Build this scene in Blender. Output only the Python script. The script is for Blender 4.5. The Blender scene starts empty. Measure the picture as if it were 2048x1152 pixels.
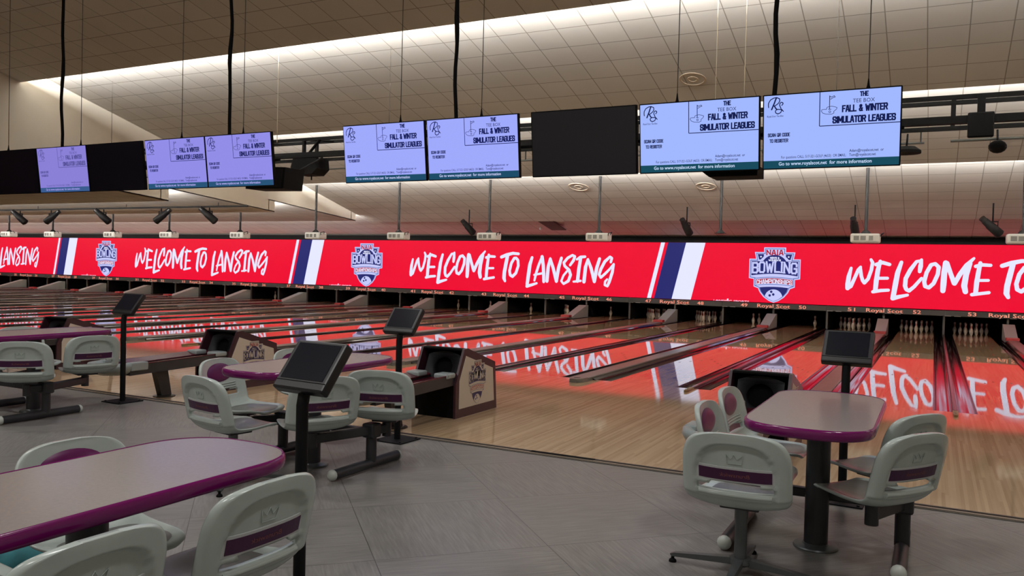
import bpy, bmesh, math, random
from mathutils import Vector, Matrix
random.seed(7)
C = bpy.context.scene.collection
SC = bpy.context.scene
PI = math.pi

# ------------------------------------------------------------------ camera
cam_data = bpy.data.cameras.new('camera')
cam = bpy.data.objects.new('camera', cam_data)
C.objects.link(cam)
cam_data.sensor_width = 36.0
cam_data.lens = 1637.91 / 2048 * 36.0
cam_data.clip_end = 200
yaw, pitch, roll = 0.4763, -0.0226, 0.0254
fw = Vector((-math.sin(yaw)*math.cos(pitch), math.cos(yaw)*math.cos(pitch), math.sin(pitch)))
r0 = Vector((math.cos(yaw), math.sin(yaw), 0)); u0 = r0.cross(fw)
rr = r0*math.cos(roll) + u0*math.sin(roll); uu = u0*math.cos(roll) - r0*math.sin(roll)
M = Matrix((rr, uu, -fw)).transposed().to_4x4()
M.translation = Vector((1.4614, -11.9754, 1.7433))
cam.matrix_world = M
SC.camera = cam

# ------------------------------------------------------------------ world, exposure
world = bpy.data.worlds.new('world'); SC.world = world
world.use_nodes = True
world.node_tree.nodes['Background'].inputs[0].default_value = (0.03, 0.03, 0.03, 1)
world.node_tree.nodes['Background'].inputs[1].default_value = 1.0
SC.view_settings.view_transform = 'Standard'
SC.view_settings.look = 'None'
SC.view_settings.exposure = 0.0
SC.view_settings.gamma = 1.0
SC.view_settings.use_curve_mapping = False
SC.cycles.max_bounces = 8
SC.cycles.diffuse_bounces = 4
SC.cycles.glossy_bounces = 4
SC.cycles.transmission_bounces = 2
SC.cycles.sample_clamp_indirect = 4.0
SC.cycles.caustics_reflective = False
SC.cycles.caustics_refractive = False

# ------------------------------------------------------------------ room lamps
def area(name, loc, direction, sx, sy, watts, col, spread=PI):
    d = bpy.data.lights.new(name, 'AREA'); d.shape = 'RECTANGLE'; d.size = sx; d.size_y = sy
    d.energy = watts; d.color = col; d.spread = spread
    o = bpy.data.objects.new(name, d); C.objects.link(o); o.location = loc
    z = -Vector(direction).normalized(); x = Vector((1, 0, 0)); x = (x - z*x.dot(z)).normalized(); y = z.cross(x)
    m = Matrix((x, y, z)).transposed().to_4x4(); m.translation = loc; o.matrix_world = m
    return o
WARM = (1.0, 0.985, 0.955)
XL = -19.0                       # where the high hall steps down to the low ceiling on the left
XR = 9.0
# tubes behind each ceiling lip (lip y, lip z)
HIGH_LIPS = [(0.6, 6.10), (5.1, 5.27), (10.0, 4.53), (15.0, 3.52)]
LOW_LIPS = [(5.12, 3.53), (9.55, 3.53), (14.03, 3.51)]
for (ly, lz), w in zip(HIGH_LIPS[:3], (4600, 5400, 7800)):
    area('cove_light', ((XL+XR)/2, ly-0.22, lz+0.18), (0, 0.35, 1), XR-XL-0.3, 0.10, w, WARM)
for (ly, lz), w in zip(LOW_LIPS, (2000, 2100, 1500)):
    area('cove_light', ((XL-55)/2, ly-0.16, lz+0.06), (0, 0.5, 1), 55+XL-0.3, 0.06, w, WARM)
# recessed lamps in the concourse ceiling over the seating
for x in (-10.5, -6.0, -1.5, 3.0):
    for y in (-7.6, -12.5):
        area('concourse_lamp', (x, y, 7.3), (0, 0, -1), 0.6, 0.6, 88, (1.0, 0.98, 0.95))

# ------------------------------------------------------------------ helpers
def new_obj(name, mesh, parent=None):
    o = bpy.data.objects.new(name, mesh); C.objects.link(o)
    if parent is not None: o.parent = parent
    return o
def tag(o, label, cat, group=None, kind=None):
    o['label'] = label; o['category'] = cat
    if group: o['group'] = group
    if kind: o['kind'] = kind
    return o
def thing(name, label, cat, loc=(0, 0, 0), rotz=0.0, group=None):
    o = bpy.data.objects.new(name, None); C.objects.link(o)
    o.empty_display_size = 0.1
    o.location = loc; o.rotation_euler = (0, 0, rotz)
    return tag(o, label, cat, group)
def kids(o): return [c for c in bpy.data.objects if c.parent is o]
CHILD = {}
def dup(root, loc=None, rotz=None, label=None, group=None):
    r = root.copy(); C.objects.link(r)
    if loc is not None: r.location = loc
    if rotz is not None: r.rotation_euler = (0, 0, rotz)
    if label: r['label'] = label
    if group: r['group'] = group
    ch = CHILD.get(root.name) or kids(root); CHILD[root.name] = ch
    for c in ch:
        d = c.copy(); C.objects.link(d); d.parent = r
        gch = CHILD.get(c.name)
        if gch is None: gch = kids(c); CHILD[c.name] = gch
        for g in gch:
            e = g.copy(); C.objects.link(e); e.parent = d
    return r

class MB:
    """collects geometry of one mesh"""
    def __init__(s): s.v = []; s.f = []; s.m = []; s.sm = []
    def add(s, vs, fs, mi=0, smooth=False):
        n = len(s.v); s.v += [tuple(v) for v in vs]
        for f in fs: s.f.append([i+n for i in f]); s.m.append(mi); s.sm.append(smooth)
    def box(s, a, b, mi=0, T=None):
        x0, y0, z0 = a; x1, y1, z1 = b
        vs = [(x0,y0,z0),(x1,y0,z0),(x1,y1,z0),(x0,y1,z0),(x0,y0,z1),(x1,y0,z1),(x1,y1,z1),(x0,y1,z1)]
        if T: vs = [T @ Vector(v) for v in vs]
        s.add(vs, [(3,2,1,0),(4,5,6,7),(0,1,5,4),(1,2,6,5),(2,3,7,6),(3,0,4,7)], mi)
    def bbox(s, a, b, bev=0.01, mi=0, T=None):
        """box with rounded edges"""
        bm = bmesh.new(); bmesh.ops.create_cube(bm, size=1)
        for v in bm.verts:
            v.co = Vector([a[i] + (v.co[i]+.5)*(b[i]-a[i]) for i in range(3)])
        bmesh.ops.bevel(bm, geom=bm.edges[:], offset=bev, segments=2, profile=0.5, affect='EDGES')
        bm.verts.index_update()
        s.add([T @ v.co if T else v.co.copy() for v in bm.verts], [[v.index for v in f.verts] for f in bm.faces], mi)
        bm.free()
    def prism(s, poly, fn, mi=0, h=(0, 1)):
        """poly: 2D points, fn(p, t) -> 3D; extruded from h[0] to h[1]"""
        n = len(poly)
        vs = [fn(p, h[0]) for p in poly] + [fn(p, h[1]) for p in poly]
        fs = [list(range(n))[::-1], list(range(n, 2*n))] + [(i, (i+1) % n, n+(i+1) % n, n+i) for i in range(n)]
        s.add(vs, fs, mi)
    def tube(s, pts, rad, seg=12, mi=0, cap=True, closed=False):
        pts = [Vector(p) for p in pts]
        R = rad if isinstance(rad, (list, tuple)) else [rad]*len(pts)
        n = len(pts); rings = []
        prev = None
        for i, p in enumerate(pts):
            if closed: t = pts[(i+1) % n] - pts[i-1]
            else: t = pts[min(i+1, n-1)] - pts[max(i-1, 0)]
            t.normalize()
            if prev is None:
                a = Vector((0, 0, 1)) if abs(t.z) < .9 else Vector((1, 0, 0))
                x = t.cross(a).normalized()
            else:
                x = (prev - t*prev.dot(t)).normalized()
            prev = x; y = t.cross(x)
            rings.append([p + (x*math.cos(2*PI*k/seg) + y*math.sin(2*PI*k/seg))*R[i] for k in range(seg)])
        vs = [v for r in rings for v in r]; fs = []
        for i in range(n if closed else n-1):
            j = (i+1) % n
            for k in range(seg):
                k2 = (k+1) % seg
                fs.append((i*seg+k, i*seg+k2, j*seg+k2, j*seg+k))
        s.add(vs, fs, mi, True)
        if cap and not closed:
            s.add(rings[0], [list(range(seg))[::-1]], mi); s.add(rings[-1], [list(range(seg))], mi)
    def lathe(s, prof, seg=24, mi=0, c=(0, 0, 0), mfn=None):
        """prof: (r, z) pairs"""
        for i in range(len(prof)-1):
            (r0, z0), (r1, z1) = prof[i], prof[i+1]
            vs = []; fs = []
            for k in range(seg):
                a = 2*PI*k/seg
                vs.append((c[0]+r0*math.cos(a), c[1]+r0*math.sin(a), c[2]+z0))
                vs.append((c[0]+r1*math.cos(a), c[1]+r1*math.sin(a), c[2]+z1))
            for k in range(seg):
                k2 = (k+1) % seg
                fs.append((2*k, 2*k2, 2*k2+1, 2*k+1))
            s.add(vs, fs, mfn(i) if mfn else mi, True)
    def cyl(s, c, r, z0, z1, seg=24, mi=0):
        s.tube([(c[0], c[1], z0), (c[0], c[1], z1)], r, seg, mi)
    def sphere(s, c, r, mi=0, seg=16, sc=(1, 1, 1)):
        vs = []; fs = []; n = seg//2
        for i in range(n+1):
            t = PI*i/n
            for k in range(seg):
                a = 2*PI*k/seg
                vs.append((c[0]+sc[0]*r*math.sin(t)*math.cos(a), c[1]+sc[1]*r*math.sin(t)*math.sin(a), c[2]+sc[2]*r*math.cos(t)))
        for i in range(n):
            for k in range(seg):
                k2 = (k+1) % seg
                fs.append((i*seg+k, (i+1)*seg+k, (i+1)*seg+k2, i*seg+k2))
        s.add(vs, fs, mi, True)
    def flat(s, poly, fn, mi=0):
        s.add([fn(p) for p in poly], [list(range(len(poly)))], mi)
    def stroke(s, pts, fn, mi=0, w=None, round_=True, square=False):
        """2D brush stroke: pts (x, y[, w]) laid on a surface by fn((x, y))"""
        P = [(q[0], q[1], q[2] if len(q) > 2 else w) for q in pts]
        for i in range(len(P)-1):
            x0, y0, w0 = P[i]; x1, y1, w1 = P[i+1]
            d = math.hypot(x1-x0, y1-y0)
            if d < 1e-9: continue
            tx, ty = (x1-x0)/d, (y1-y0)/d; nx, ny = -ty, tx
            e0 = w0/2 if square else 0; e1 = w1/2 if square else 0
            a = (x0-tx*e0, y0-ty*e0); b = (x1+tx*e1, y1+ty*e1)
            s.flat([(a[0]+nx*w0/2, a[1]+ny*w0/2), (a[0]-nx*w0/2, a[1]-ny*w0/2), (b[0]-nx*w1/2, b[1]-ny*w1/2), (b[0]+nx*w1/2, b[1]+ny*w1/2)], fn, mi)
        if round_:
            for x, y, ww in P:
                s.flat([(x+ww/2*math.cos(k*PI/5), y+ww/2*math.sin(k*PI/5)) for k in range(10)], fn, mi)
    def build(s, name, mats, parent=None):
        me = bpy.data.meshes.new(name)
        me.from_pydata(s.v, [], s.f); 
        for m in (mats if isinstance(mats, (list, tuple)) else [mats]): me.materials.append(m)
        me.polygons.foreach_set('material_index', s.m)
        me.polygons.foreach_set('use_smooth', s.sm)
        me.update()
        return new_obj(name, me, parent)

# ------------------------------------------------------------------ materials
def srgb(r, g, b):
    f = lambda c: c/255/12.92 if c/255 <= .04045 else ((c/255+.055)/1.055)**2.4
    return (f(r), f(g), f(b), 1)
def mat(name, col, rough=.5, metal=0.0, spec=.5, coat=0.0, noise=0.0, nscale=8.0, bump=0.0, bscale=60.0):
    m = bpy.data.materials.new(name); m.use_nodes = True
    nt = m.node_tree; b = nt.nodes['Principled BSDF']
    b.inputs['Base Color'].default_value = col
    b.inputs['Roughness'].default_value = rough; b.inputs['Metallic'].default_value = metal
    b.inputs['Specular IOR Level'].default_value = spec
    b.inputs['Coat Weight'].default_value = coat; b.inputs['Coat Roughness'].default_value = .08
    tc = nt.nodes.new('ShaderNodeTexCoord')
    if noise:
        n = nt.nodes.new('ShaderNodeTexNoise'); n.inputs['Scale'].default_value = nscale; n.inputs['Detail'].default_value = 5
        nt.links.new(tc.outputs['Object'], n.inputs['Vector'])
        r = nt.nodes.new('ShaderNodeValToRGB')
        r.color_ramp.elements[0].position = .3; r.color_ramp.elements[1].position = .72
        lo = tuple(c*(1-noise) for c in col[:3])+(1,); hi = tuple(min(1, c*(1+noise*.6)) for c in col[:3])+(1,)
        r.color_ramp.elements[0].color = lo; r.color_ramp.elements[1].color = hi
        nt.links.new(n.outputs['Fac'], r.inputs['Fac']); nt.links.new(r.outputs['Color'], b.inputs['Base Color'])
    if bump:
        n = nt.nodes.new('ShaderNodeTexNoise'); n.inputs['Scale'].default_value = bscale
        nt.links.new(tc.outputs['Object'], n.inputs['Vector'])
        bp = nt.nodes.new('ShaderNodeBump'); bp.inputs['Strength'].default_value = bump; bp.inputs['Distance'].default_value = .01
        nt.links.new(n.outputs['Fac'], bp.inputs['Height']); nt.links.new(bp.outputs['Normal'], b.inputs['Normal'])
    return m
def emit(name, col, strength=1.0):
    m = bpy.data.materials.new(name); m.use_nodes = True
    b = m.node_tree.nodes['Principled BSDF']
    b.inputs['Base Color'].default_value = (0.003, 0.003, 0.003, 1); b.inputs['Roughness'].default_value = .4
    b.inputs['Specular IOR Level'].default_value = .02
    b.inputs['Emission Color'].default_value = col; b.inputs['Emission Strength'].default_value = strength
    return m
def math_node(nt, op, a, b=None, c=None):
    n = nt.nodes.new('ShaderNodeMath'); n.operation = op
    for i, q in enumerate((a, b, c)):
        if q is None: continue
        if isinstance(q, (int, float)): n.inputs[i].default_value = q
        else: nt.links.new(q, n.inputs[i])
    return n.outputs[0]
def tile_mat(name, col, grout, tile=.61, gap=.014, rough=.85):
    m = bpy.data.materials.new(name); m.use_nodes = True
    nt = m.node_tree; b = nt.nodes['Principled BSDF']; b.inputs['Roughness'].default_value = rough
    b.inputs['Specular IOR Level'].default_value = .2
    tc = nt.nodes.new('ShaderNodeTexCoord')
    br = nt.nodes.new('ShaderNodeTexBrick'); br.offset = 0; br.squash = 1
    br.inputs['Scale'].default_value = 1; br.inputs['Brick Width'].default_value = tile; br.inputs['Row Height'].default_value = tile
    br.inputs['Mortar Size'].default_value = gap; br.inputs['Mortar Smooth'].default_value = .3; br.inputs['Bias'].default_value = 0
    br.inputs['Color1'].default_value = col; br.inputs['Color2'].default_value = tuple(c*.93 for c in col[:3])+(1,)
    br.inputs['Mortar'].default_value = grout
    nt.links.new(tc.outputs['Object'], br.inputs['Vector'])
    n = nt.nodes.new('ShaderNodeTexNoise'); n.inputs['Scale'].default_value = .8; n.inputs['Detail'].default_value = 6
    nt.links.new(tc.outputs['Object'], n.inputs['Vector'])
    mx = nt.nodes.new('ShaderNodeMixRGB'); mx.blend_type = 'MULTIPLY'; mx.inputs['Fac'].default_value = .22
    nt.links.new(br.outputs['Color'], mx.inputs['Color1']); nt.links.new(n.outputs['Color'], mx.inputs['Color2'])
    bw = nt.nodes.new('ShaderNodeRGBToBW')
    nt.links.new(n.outputs['Color'], bw.inputs[0]); nt.links.new(bw.outputs[0], mx.inputs['Color2'])
    nt.links.new(mx.outputs['Color'], b.inputs['Base Color'])
    return m
def wood_mat(name, c1, c2, rough, bump=.02, board=.027, length=1.4):
    """long narrow boards running along y under a clear finish"""
    m = bpy.data.materials.new(name); m.use_nodes = True
    nt = m.node_tree; b = nt.nodes['Principled BSDF']
    b.inputs['Roughness'].default_value = rough; b.inputs['Specular IOR Level'].default_value = .75
    tc = nt.nodes.new('ShaderNodeTexCoord'); sp = nt.nodes.new('ShaderNodeSeparateXYZ')
    nt.links.new(tc.outputs['Object'], sp.inputs[0])
    bi = math_node(nt, 'FLOOR', math_node(nt, 'DIVIDE', sp.outputs['X'], board))
    w1 = nt.nodes.new('ShaderNodeTexWhiteNoise'); w1.noise_dimensions = '1D'; nt.links.new(bi, w1.inputs['W'])
    yo = math_node(nt, 'ADD', math_node(nt, 'DIVIDE', sp.outputs['Y'], length), math_node(nt, 'MULTIPLY', w1.outputs['Value'], 7.0))
    cb = nt.nodes.new('ShaderNodeCombineXYZ'); nt.links.new(bi, cb.inputs[0]); nt.links.new(math_node(nt, 'FLOOR', yo), cb.inputs[1])
    w2 = nt.nodes.new('ShaderNodeTexWhiteNoise'); w2.noise_dimensions = '2D'; nt.links.new(cb.outputs[0], w2.inputs['Vector'])
    mp = nt.nodes.new('ShaderNodeMapping'); mp.inputs['Scale'].default_value = (60, 1.6, 1)
    nt.links.new(tc.outputs['Object'], mp.inputs['Vector'])
    gr = nt.nodes.new('ShaderNodeTexNoise'); gr.inputs['Scale'].default_value = 1.0; gr.inputs['Detail'].default_value = 4
    nt.links.new(mp.outputs[0], gr.inputs['Vector'])
    fac = math_node(nt, 'ADD', math_node(nt, 'MULTIPLY', w2.outputs['Value'], .62), math_node(nt, 'MULTIPLY', gr.outputs['Fac'], .42))
    mx = nt.nodes.new('ShaderNodeMixRGB'); mx.inputs['Color1'].default_value = c1; mx.inputs['Color2'].default_value = c2
    nt.links.new(fac, mx.inputs['Fac']); nt.links.new(mx.outputs[0], b.inputs['Base Color'])
    # the finish waves slightly across the boards
    mp2 = nt.nodes.new('ShaderNodeMapping'); mp2.inputs['Scale'].default_value = (9, 1.1, 1)
    nt.links.new(tc.outputs['Object'], mp2.inputs['Vector'])
    n2 = nt.nodes.new('ShaderNodeTexNoise'); n2.inputs['Scale'].default_value = 1.0; n2.inputs['Detail'].default_value = 2
    nt.links.new(mp2.outputs[0], n2.inputs['Vector'])
    bp = nt.nodes.new('ShaderNodeBump'); bp.inputs['Strength'].default_value = bump; bp.inputs['Distance'].default_value = .05
    nt.links.new(n2.outputs['Fac'], bp.inputs['Height']); nt.links.new(bp.outputs['Normal'], b.inputs['Normal'])
    return m
def floor_mat():
    """metre square vinyl tiles laid diagonally, brushed grain turning from tile to tile"""
    m = bpy.data.materials.new('grey vinyl'); m.use_nodes = True
    nt = m.node_tree; b = nt.nodes['Principled BSDF']
    b.inputs['Roughness'].default_value = .34; b.inputs['Specular IOR Level'].default_value = .45
    tc = nt.nodes.new('ShaderNodeTexCoord')
    mp0 = nt.nodes.new('ShaderNodeMapping'); mp0.inputs['Rotation'].default_value = (0, 0, -PI/4); mp0.inputs['Location'].default_value = (5.81, 4.23, 0)
    nt.links.new(tc.outputs['Object'], mp0.inputs['Vector'])
    T = .975
    br = nt.nodes.new('ShaderNodeTexBrick'); br.offset = 0; br.squash = 1
    br.inputs['Scale'].default_value = 1; br.inputs['Brick Width'].default_value = T; br.inputs['Row Height'].default_value = T
    br.inputs['Mortar Size'].default_value = .0022; br.inputs['Mortar Smooth'].default_value = .1
    nt.links.new(mp0.outputs[0], br.inputs['Vector'])
    sp = nt.nodes.new('ShaderNodeSeparateXYZ'); nt.links.new(mp0.outputs[0], sp.inputs[0])
    fx = math_node(nt, 'FLOOR', math_node(nt, 'DIVIDE', sp.outputs['X'], T)); fy = math_node(nt, 'FLOOR', math_node(nt, 'DIVIDE', sp.outputs['Y'], T))
    par = math_node(nt, 'ABSOLUTE', math_node(nt, 'MODULO', math_node(nt, 'ADD', fx, fy), 2.0))
    cols = []
    for s in ((75, 5, 1), (5, 75, 1)):
        mp = nt.nodes.new('ShaderNodeMapping'); mp.inputs['Scale'].default_value = s
        nt.links.new(mp0.outputs[0], mp.inputs['Vector'])
        n = nt.nodes.new('ShaderNodeTexNoise'); n.inputs['Scale'].default_value = 1.0; n.inputs['Detail'].default_value = 4
        nt.links.new(mp.outputs[0], n.inputs['Vector']); cols.append(n.outputs['Fac'])
    mv = nt.nodes.new('ShaderNodeMix'); nt.links.new(par, mv.inputs[0]); nt.links.new(cols[0], mv.inputs[2]); nt.links.new(cols[1], mv.inputs[3])
    big = nt.nodes.new('ShaderNodeTexNoise'); big.inputs['Scale'].default_value = .9; big.inputs['Detail'].default_value = 4
    nt.links.new(tc.outputs['Object'], big.inputs['Vector'])
    f = math_node(nt, 'ADD', math_node(nt, 'MULTIPLY', mv.outputs[0], .7), math_node(nt, 'MULTIPLY', big.outputs['Fac'], .3))
    rp = nt.nodes.new('ShaderNodeValToRGB'); rp.color_ramp.elements[0].position = .28; rp.color_ramp.elements[1].position = .74
    rp.color_ramp.elements[0].color = srgb(106, 104, 102); rp.color_ramp.elements[1].color = srgb(142, 139, 136)
    nt.links.new(f, rp.inputs['Fac'])
    mx = nt.nodes.new('ShaderNodeMixRGB'); mx.inputs['Color2'].default_value = srgb(66, 64, 63)
    nt.links.new(br.outputs['Fac'], mx.inputs['Fac']); nt.links.new(rp.outputs[0], mx.inputs['Color1'])
    nt.links.new(mx.outputs[0], b.inputs['Base Color'])
    return m

M_CEIL = tile_mat('ceiling tile', srgb(208, 204, 198), srgb(146, 140, 132), gap=.010)
M_WALLP = mat('painted wall', srgb(226, 220, 206), .8, noise=.04, nscale=2)
M_LIP = mat('painted lip', srgb(200, 188, 168), .8)
M_FLOOR = floor_mat()
M_APP = wood_mat('maple approach', srgb(180, 148, 114), srgb(216, 188, 152), .055, .004)
M_LANE = wood_mat('lane boards', srgb(166, 140, 106), srgb(208, 182, 146), .028, .0022)
M_TEAL = mat('teal cloth', srgb(58, 128, 138), .8, noise=.25, nscale=14)
M_BRWN = mat('brown patterned cloth', srgb(86, 62, 50), .8, noise=.5, nscale=30)
M_DARK = mat('black metal', srgb(16, 16, 18), .6, spec=.2)
M_MATTE = mat('matte black', srgb(9, 9, 10), .8, spec=.15)
M_PIT = mat('pit black', srgb(9, 8, 10), .95, spec=.1)
M_GUT = mat('dark gutter plastic', srgb(32, 29, 29), .09, spec=.45)
M_CAP = mat('grey capping', srgb(108, 106, 99), .3, spec=.4, noise=.12, nscale=3)
M_NCAP = mat('dark capping', srgb(48, 44, 43), .2, spec=.6)
M_NOSE = mat('brass tip', srgb(150, 128, 84), .35, .6)
M_EDGE = mat('edge strip metal', srgb(62, 56, 50), .4, .3)
M_EDGE2 = mat('edge strip light', srgb(132, 120, 104), .4, .2)
M_RAMP = mat('pale ramp plastic', srgb(158, 172, 170), .5, spec=.3)
M_RED = mat('red bumper', srgb(150, 40, 44), .5)
M_BLUE = mat('blue bumper', srgb(90, 120, 190), .5)
M_PIN = mat('pin white', srgb(225, 220, 212), .3)
M_PINR = mat('pin red', srgb(170, 30, 34), .3)
M_BOARD = mat('masking board', srgb(40, 37, 38), .5)
M_CLIP = mat('bright clip', srgb(190, 190, 185), .35, .5)
M_KICK = mat('kickback grey', srgb(70, 66, 66), .6)
M_NUM = emit('lane number text', srgb(245, 150, 126), 1.0)
M_LED = emit('led red', srgb(240, 8, 50), 1.0)
M_LEDW = emit('led white', srgb(226, 228, 255), 1.05)
M_LEDN = emit('led navy', srgb(38, 42, 112), 1.0)
M_LEDS = emit('led slate', srgb(92, 112, 178), 1.0)
M_LEDP = emit('led pale', srgb(198, 202, 250), 1.0)
M_LEDR = emit('led crest red', srgb(176, 20, 44), 1.0)
M_SHELL = mat('grey chair plastic', srgb(182, 193, 188), .22, noise=.09, nscale=5)
M_SEATP = mat('dark grey seat', srgb(112, 112, 110), .3, noise=.2, nscale=9)
M_PURP = mat('plum plastic', srgb(98, 22, 84), .3)
M_STRIP = mat('plum strip', srgb(66, 16, 62), .35)
M_SILV = mat('silver frame', srgb(196, 200, 200), .35)
M_GOLD = mat('faded gold print', srgb(128, 74, 74), .5)
M_FRAME = mat('charcoal frame', srgb(52, 52, 55), .42, .2, noise=.1)
M_POST = mat('grey post metal', srgb(92, 97, 98), .36, .5)
M_WCAP = mat('pale end cap', srgb(192, 198, 192), .35)
M_TOP = mat('grey laminate', srgb(150, 141, 138), .2, spec=.5, noise=.05, nscale=60)
M_BAND = mat('plum table edge', srgb(112, 18, 92), .16)
M_SCREEN = mat('dark screen', srgb(20, 22, 32), .15)
M_BEZEL = mat('console black', srgb(19, 19, 22), .35)
M_MAROON = mat('maroon laminate', srgb(58, 30, 40), .3)
M_TRACK = mat('maroon track', srgb(84, 26, 40), .25)
M_HOODF = mat('dark grey moulding', srgb(22, 23, 27), .5, spec=.25)
M_TRIMG = mat('grey moulding', srgb(150, 160, 160), .35)
M_PANEL = mat('white side panel', srgb(206, 196, 182), .45)
M_PRN = mat('print navy', srgb(50, 44, 92), .5)
M_PRS = mat('print grey', srgb(112, 110, 126), .5)
M_PRR = mat('print red', srgb(158, 50, 48), .5)
M_PROJ = mat('projector white', srgb(238, 240, 238), .4)
M_VENT = mat('vent grey', srgb(96, 96, 94), .5)
M_LENS = mat('lens glass', srgb(30, 32, 40), .1)
M_CABLE = mat('steel cable', srgb(60, 52, 44), .5)
M_WIRE = mat('pale wire', srgb(190, 180, 160), .5)
M_PIPE = mat('conduit', srgb(130, 135, 136), .35, .5)
M_HATCH = mat('hatch board', srgb(74, 60, 54), .8)
M_RING = mat('ceiling ring', srgb(186, 170, 152), .7)

# ------------------------------------------------------------------ lettering helpers
_T = {}
def text2d(body, shear=0.0, bold=0.0):
    k = (body, shear, bold)
    if k in _T: return _T[k]
    cu = bpy.data.curves.new('lettering', 'FONT'); cu.body = body; cu.size = 1; cu.shear = shear; cu.offset = bold
    cu.resolution_u = 2
    o = bpy.data.objects.new('lettering', cu); C.objects.link(o)
    bpy.context.view_layer.update()
    e = o.evaluated_get(bpy.context.evaluated_depsgraph_get()); me = e.to_mesh()
    vs = [(v.co.x, v.co.y) for v in me.vertices]; fs = [list(p.vertices) for p in me.polygons]
    e.to_mesh_clear(); bpy.data.objects.remove(o); bpy.data.curves.remove(cu)
    _T[k] = (vs, fs)
    return _T[k]
_cap = text2d('H'); CAPH = max(v[1] for v in _cap[0]) - min(v[1] for v in _cap[0])
def add_text(mb, body, cx, y0, width, cap, fn, mi=0, shear=0.0, bold=0.0):
    """cx: centre, y0: base line, width and capital height in surface units (cap < 0: y grows downward)"""
    vs, fs = text2d(body, shear, bold)
    x0 = min(v[0] for v in vs); x1 = max(v[0] for v in vs)
    sx = width/(x1-x0); sy = cap/CAPH
    mb.add([fn((cx+(v[0]-(x0+x1)/2)*sx, y0+v[1]*sy)) for v in vs], fs, mi)
G = {
'A': [[(0,0),(.36,1),(.64,1),(1,0)],[(.15,.3),(.85,.3)]],
'B': [[(0,0),(0,1),(.8,1),(1,.86),(1,.64),(.82,.52),(0,.52)],[(.82,.52),(1,.4),(1,.14),(.8,0),(0,0)]],
'C': [[(1,.7),(1,.86),(.8,1),(.2,1),(0,.86),(0,.14),(.2,0),(.8,0),(1,.14),(1,.3)]],
'D': [[(0,0),(0,1),(.75,1),(1,.85),(1,.15),(.75,0),(0,0)]],
'E': [[(1,1),(0,1),(0,0),(1,0)],[(0,.52),(.8,.52)]],
'F': [[(1,1),(0,1),(0,0)],[(0,.52),(.8,.52)]],
'G': [[(1,.72),(1,.86),(.8,1),(.2,1),(0,.86),(0,.14),(.2,0),(.8,0),(1,.14),(1,.46),(.6,.46)]],
'H': [[(0,0),(0,1)],[(1,0),(1,1)],[(0,.52),(1,.52)]],
'I': [[(.5,0),(.5,1)]], 'L': [[(0,1),(0,0),(1,0)]],
'M': [[(0,0),(0,1),(.5,.3),(1,1),(1,0)]], 'N': [[(0,0),(0,1),(1,0),(1,1)]],
'O': [[(.2,0),(0,.14),(0,.86),(.2,1),(.8,1),(1,.86),(1,.14),(.8,0),(.2,0)]],
'P': [[(0,0),(0,1),(.8,1),(1,.86),(1,.6),(.8,.46),(0,.46)]],
'Q': [[(.2,0),(0,.14),(0,.86),(.2,1),(.8,1),(1,.86),(1,.14),(.8,0),(.2,0)],[(.6,.25),(1,-.06)]],
'R': [[(0,0),(0,1),(.8,1),(1,.86),(1,.64),(.8,.5),(0,.5)],[(.55,.5),(1,0)]],
'S': [[(1,.74),(1,.86),(.8,1),(.2,1),(0,.86),(0,.66),(.2,.54),(.8,.46),(1,.34),(1,.14),(.8,0),(.2,0),(0,.14),(0,.26)]],
'T': [[(0,1),(1,1)],[(.5,0),(.5,1)]],
'U': [[(0,1),(0,.14),(.2,0),(.8,0),(1,.14),(1,1)]],
'W': [[(0,1),(.24,0),(.5,.75),(.76,0),(1,1)]],
'&': [[(1,0),(.2,.75),(.25,.93),(.5,1),(.72,.92),(.72,.76),(.08,.32),(.06,.12),(.3,0),(.62,.03),(1,.42)]],
"'": [[(.5,1),(.5,.78)]],
}
LW = {'I': .18, "'": .2, 'W': 1.35, 'M': 1.25, 'N': 1.05, 'L': .85, 'E': .88, 'F': .85, 'T': .95, ' ': .45, '&': 1.0}
def block(mb, text, cx, y0, width, cap, sw, fn, mi=0, gap=.42, serif=False, arc=None):
    """condensed block capitals; cap < 0 when y grows downward"""
    tot = sum(LW.get(c, 1) for c in text) + gap*(len(text)-1)
    u = (width-sw)/tot; x = cx-width/2+sw/2; d = 1 if cap > 0 else -1
    h = cap - d*sw
    for c in text:
        w = LW.get(c, 1)*u
        off = arc(x+w/2) if arc else 0
        for pl in G.get(c, []):
            mb.stroke([(x+p[0]*w, y0+d*sw/2+p[1]*h+off) for p in pl], fn, mi, w=sw, round_=False, square=True)
            if serif:
                ends = [pl[0], pl[-1]] if c in 'AHIMNL' else ([pl[0]] if c in 'FP' else [])
                for q in ends:
                    if q[1] in (0, 1):
                        mb.stroke([(x+q[0]*w-sw*.75, y0+d*sw*.3+q[1]*(cap-d*sw*.6)+off), (x+q[0]*w+sw*.75, y0+d*sw*.3+q[1]*(cap-d*sw*.6)+off)], fn, mi, w=sw*.6, round_=False)
        x += w + gap*u
def inset(poly, d):
    n = len(poly); A = sum(poly[i][0]*poly[(i+1) % n][1]-poly[(i+1) % n][0]*poly[i][1] for i in range(n))
    s = 1 if A > 0 else -1; out = []
    for i in range(n):
        p0, p1, p2 = poly[i-1], poly[i], poly[(i+1) % n]
        def nrm(a, b):
            l = math.hypot(b[0]-a[0], b[1]-a[1]) or 1
            return (-(b[1]-a[1])/l*s, (b[0]-a[0])/l*s)
        n1, n2 = nrm(p0, p1), nrm(p1, p2)
        bx, by = n1[0]+n2[0], n1[1]+n2[1]; l = bx*bx+by*by
        k = min(2*d/max(l, .3), 3*d)
        out.append((p1[0]+bx*k, p1[1]+by*k))
    return out
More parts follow.
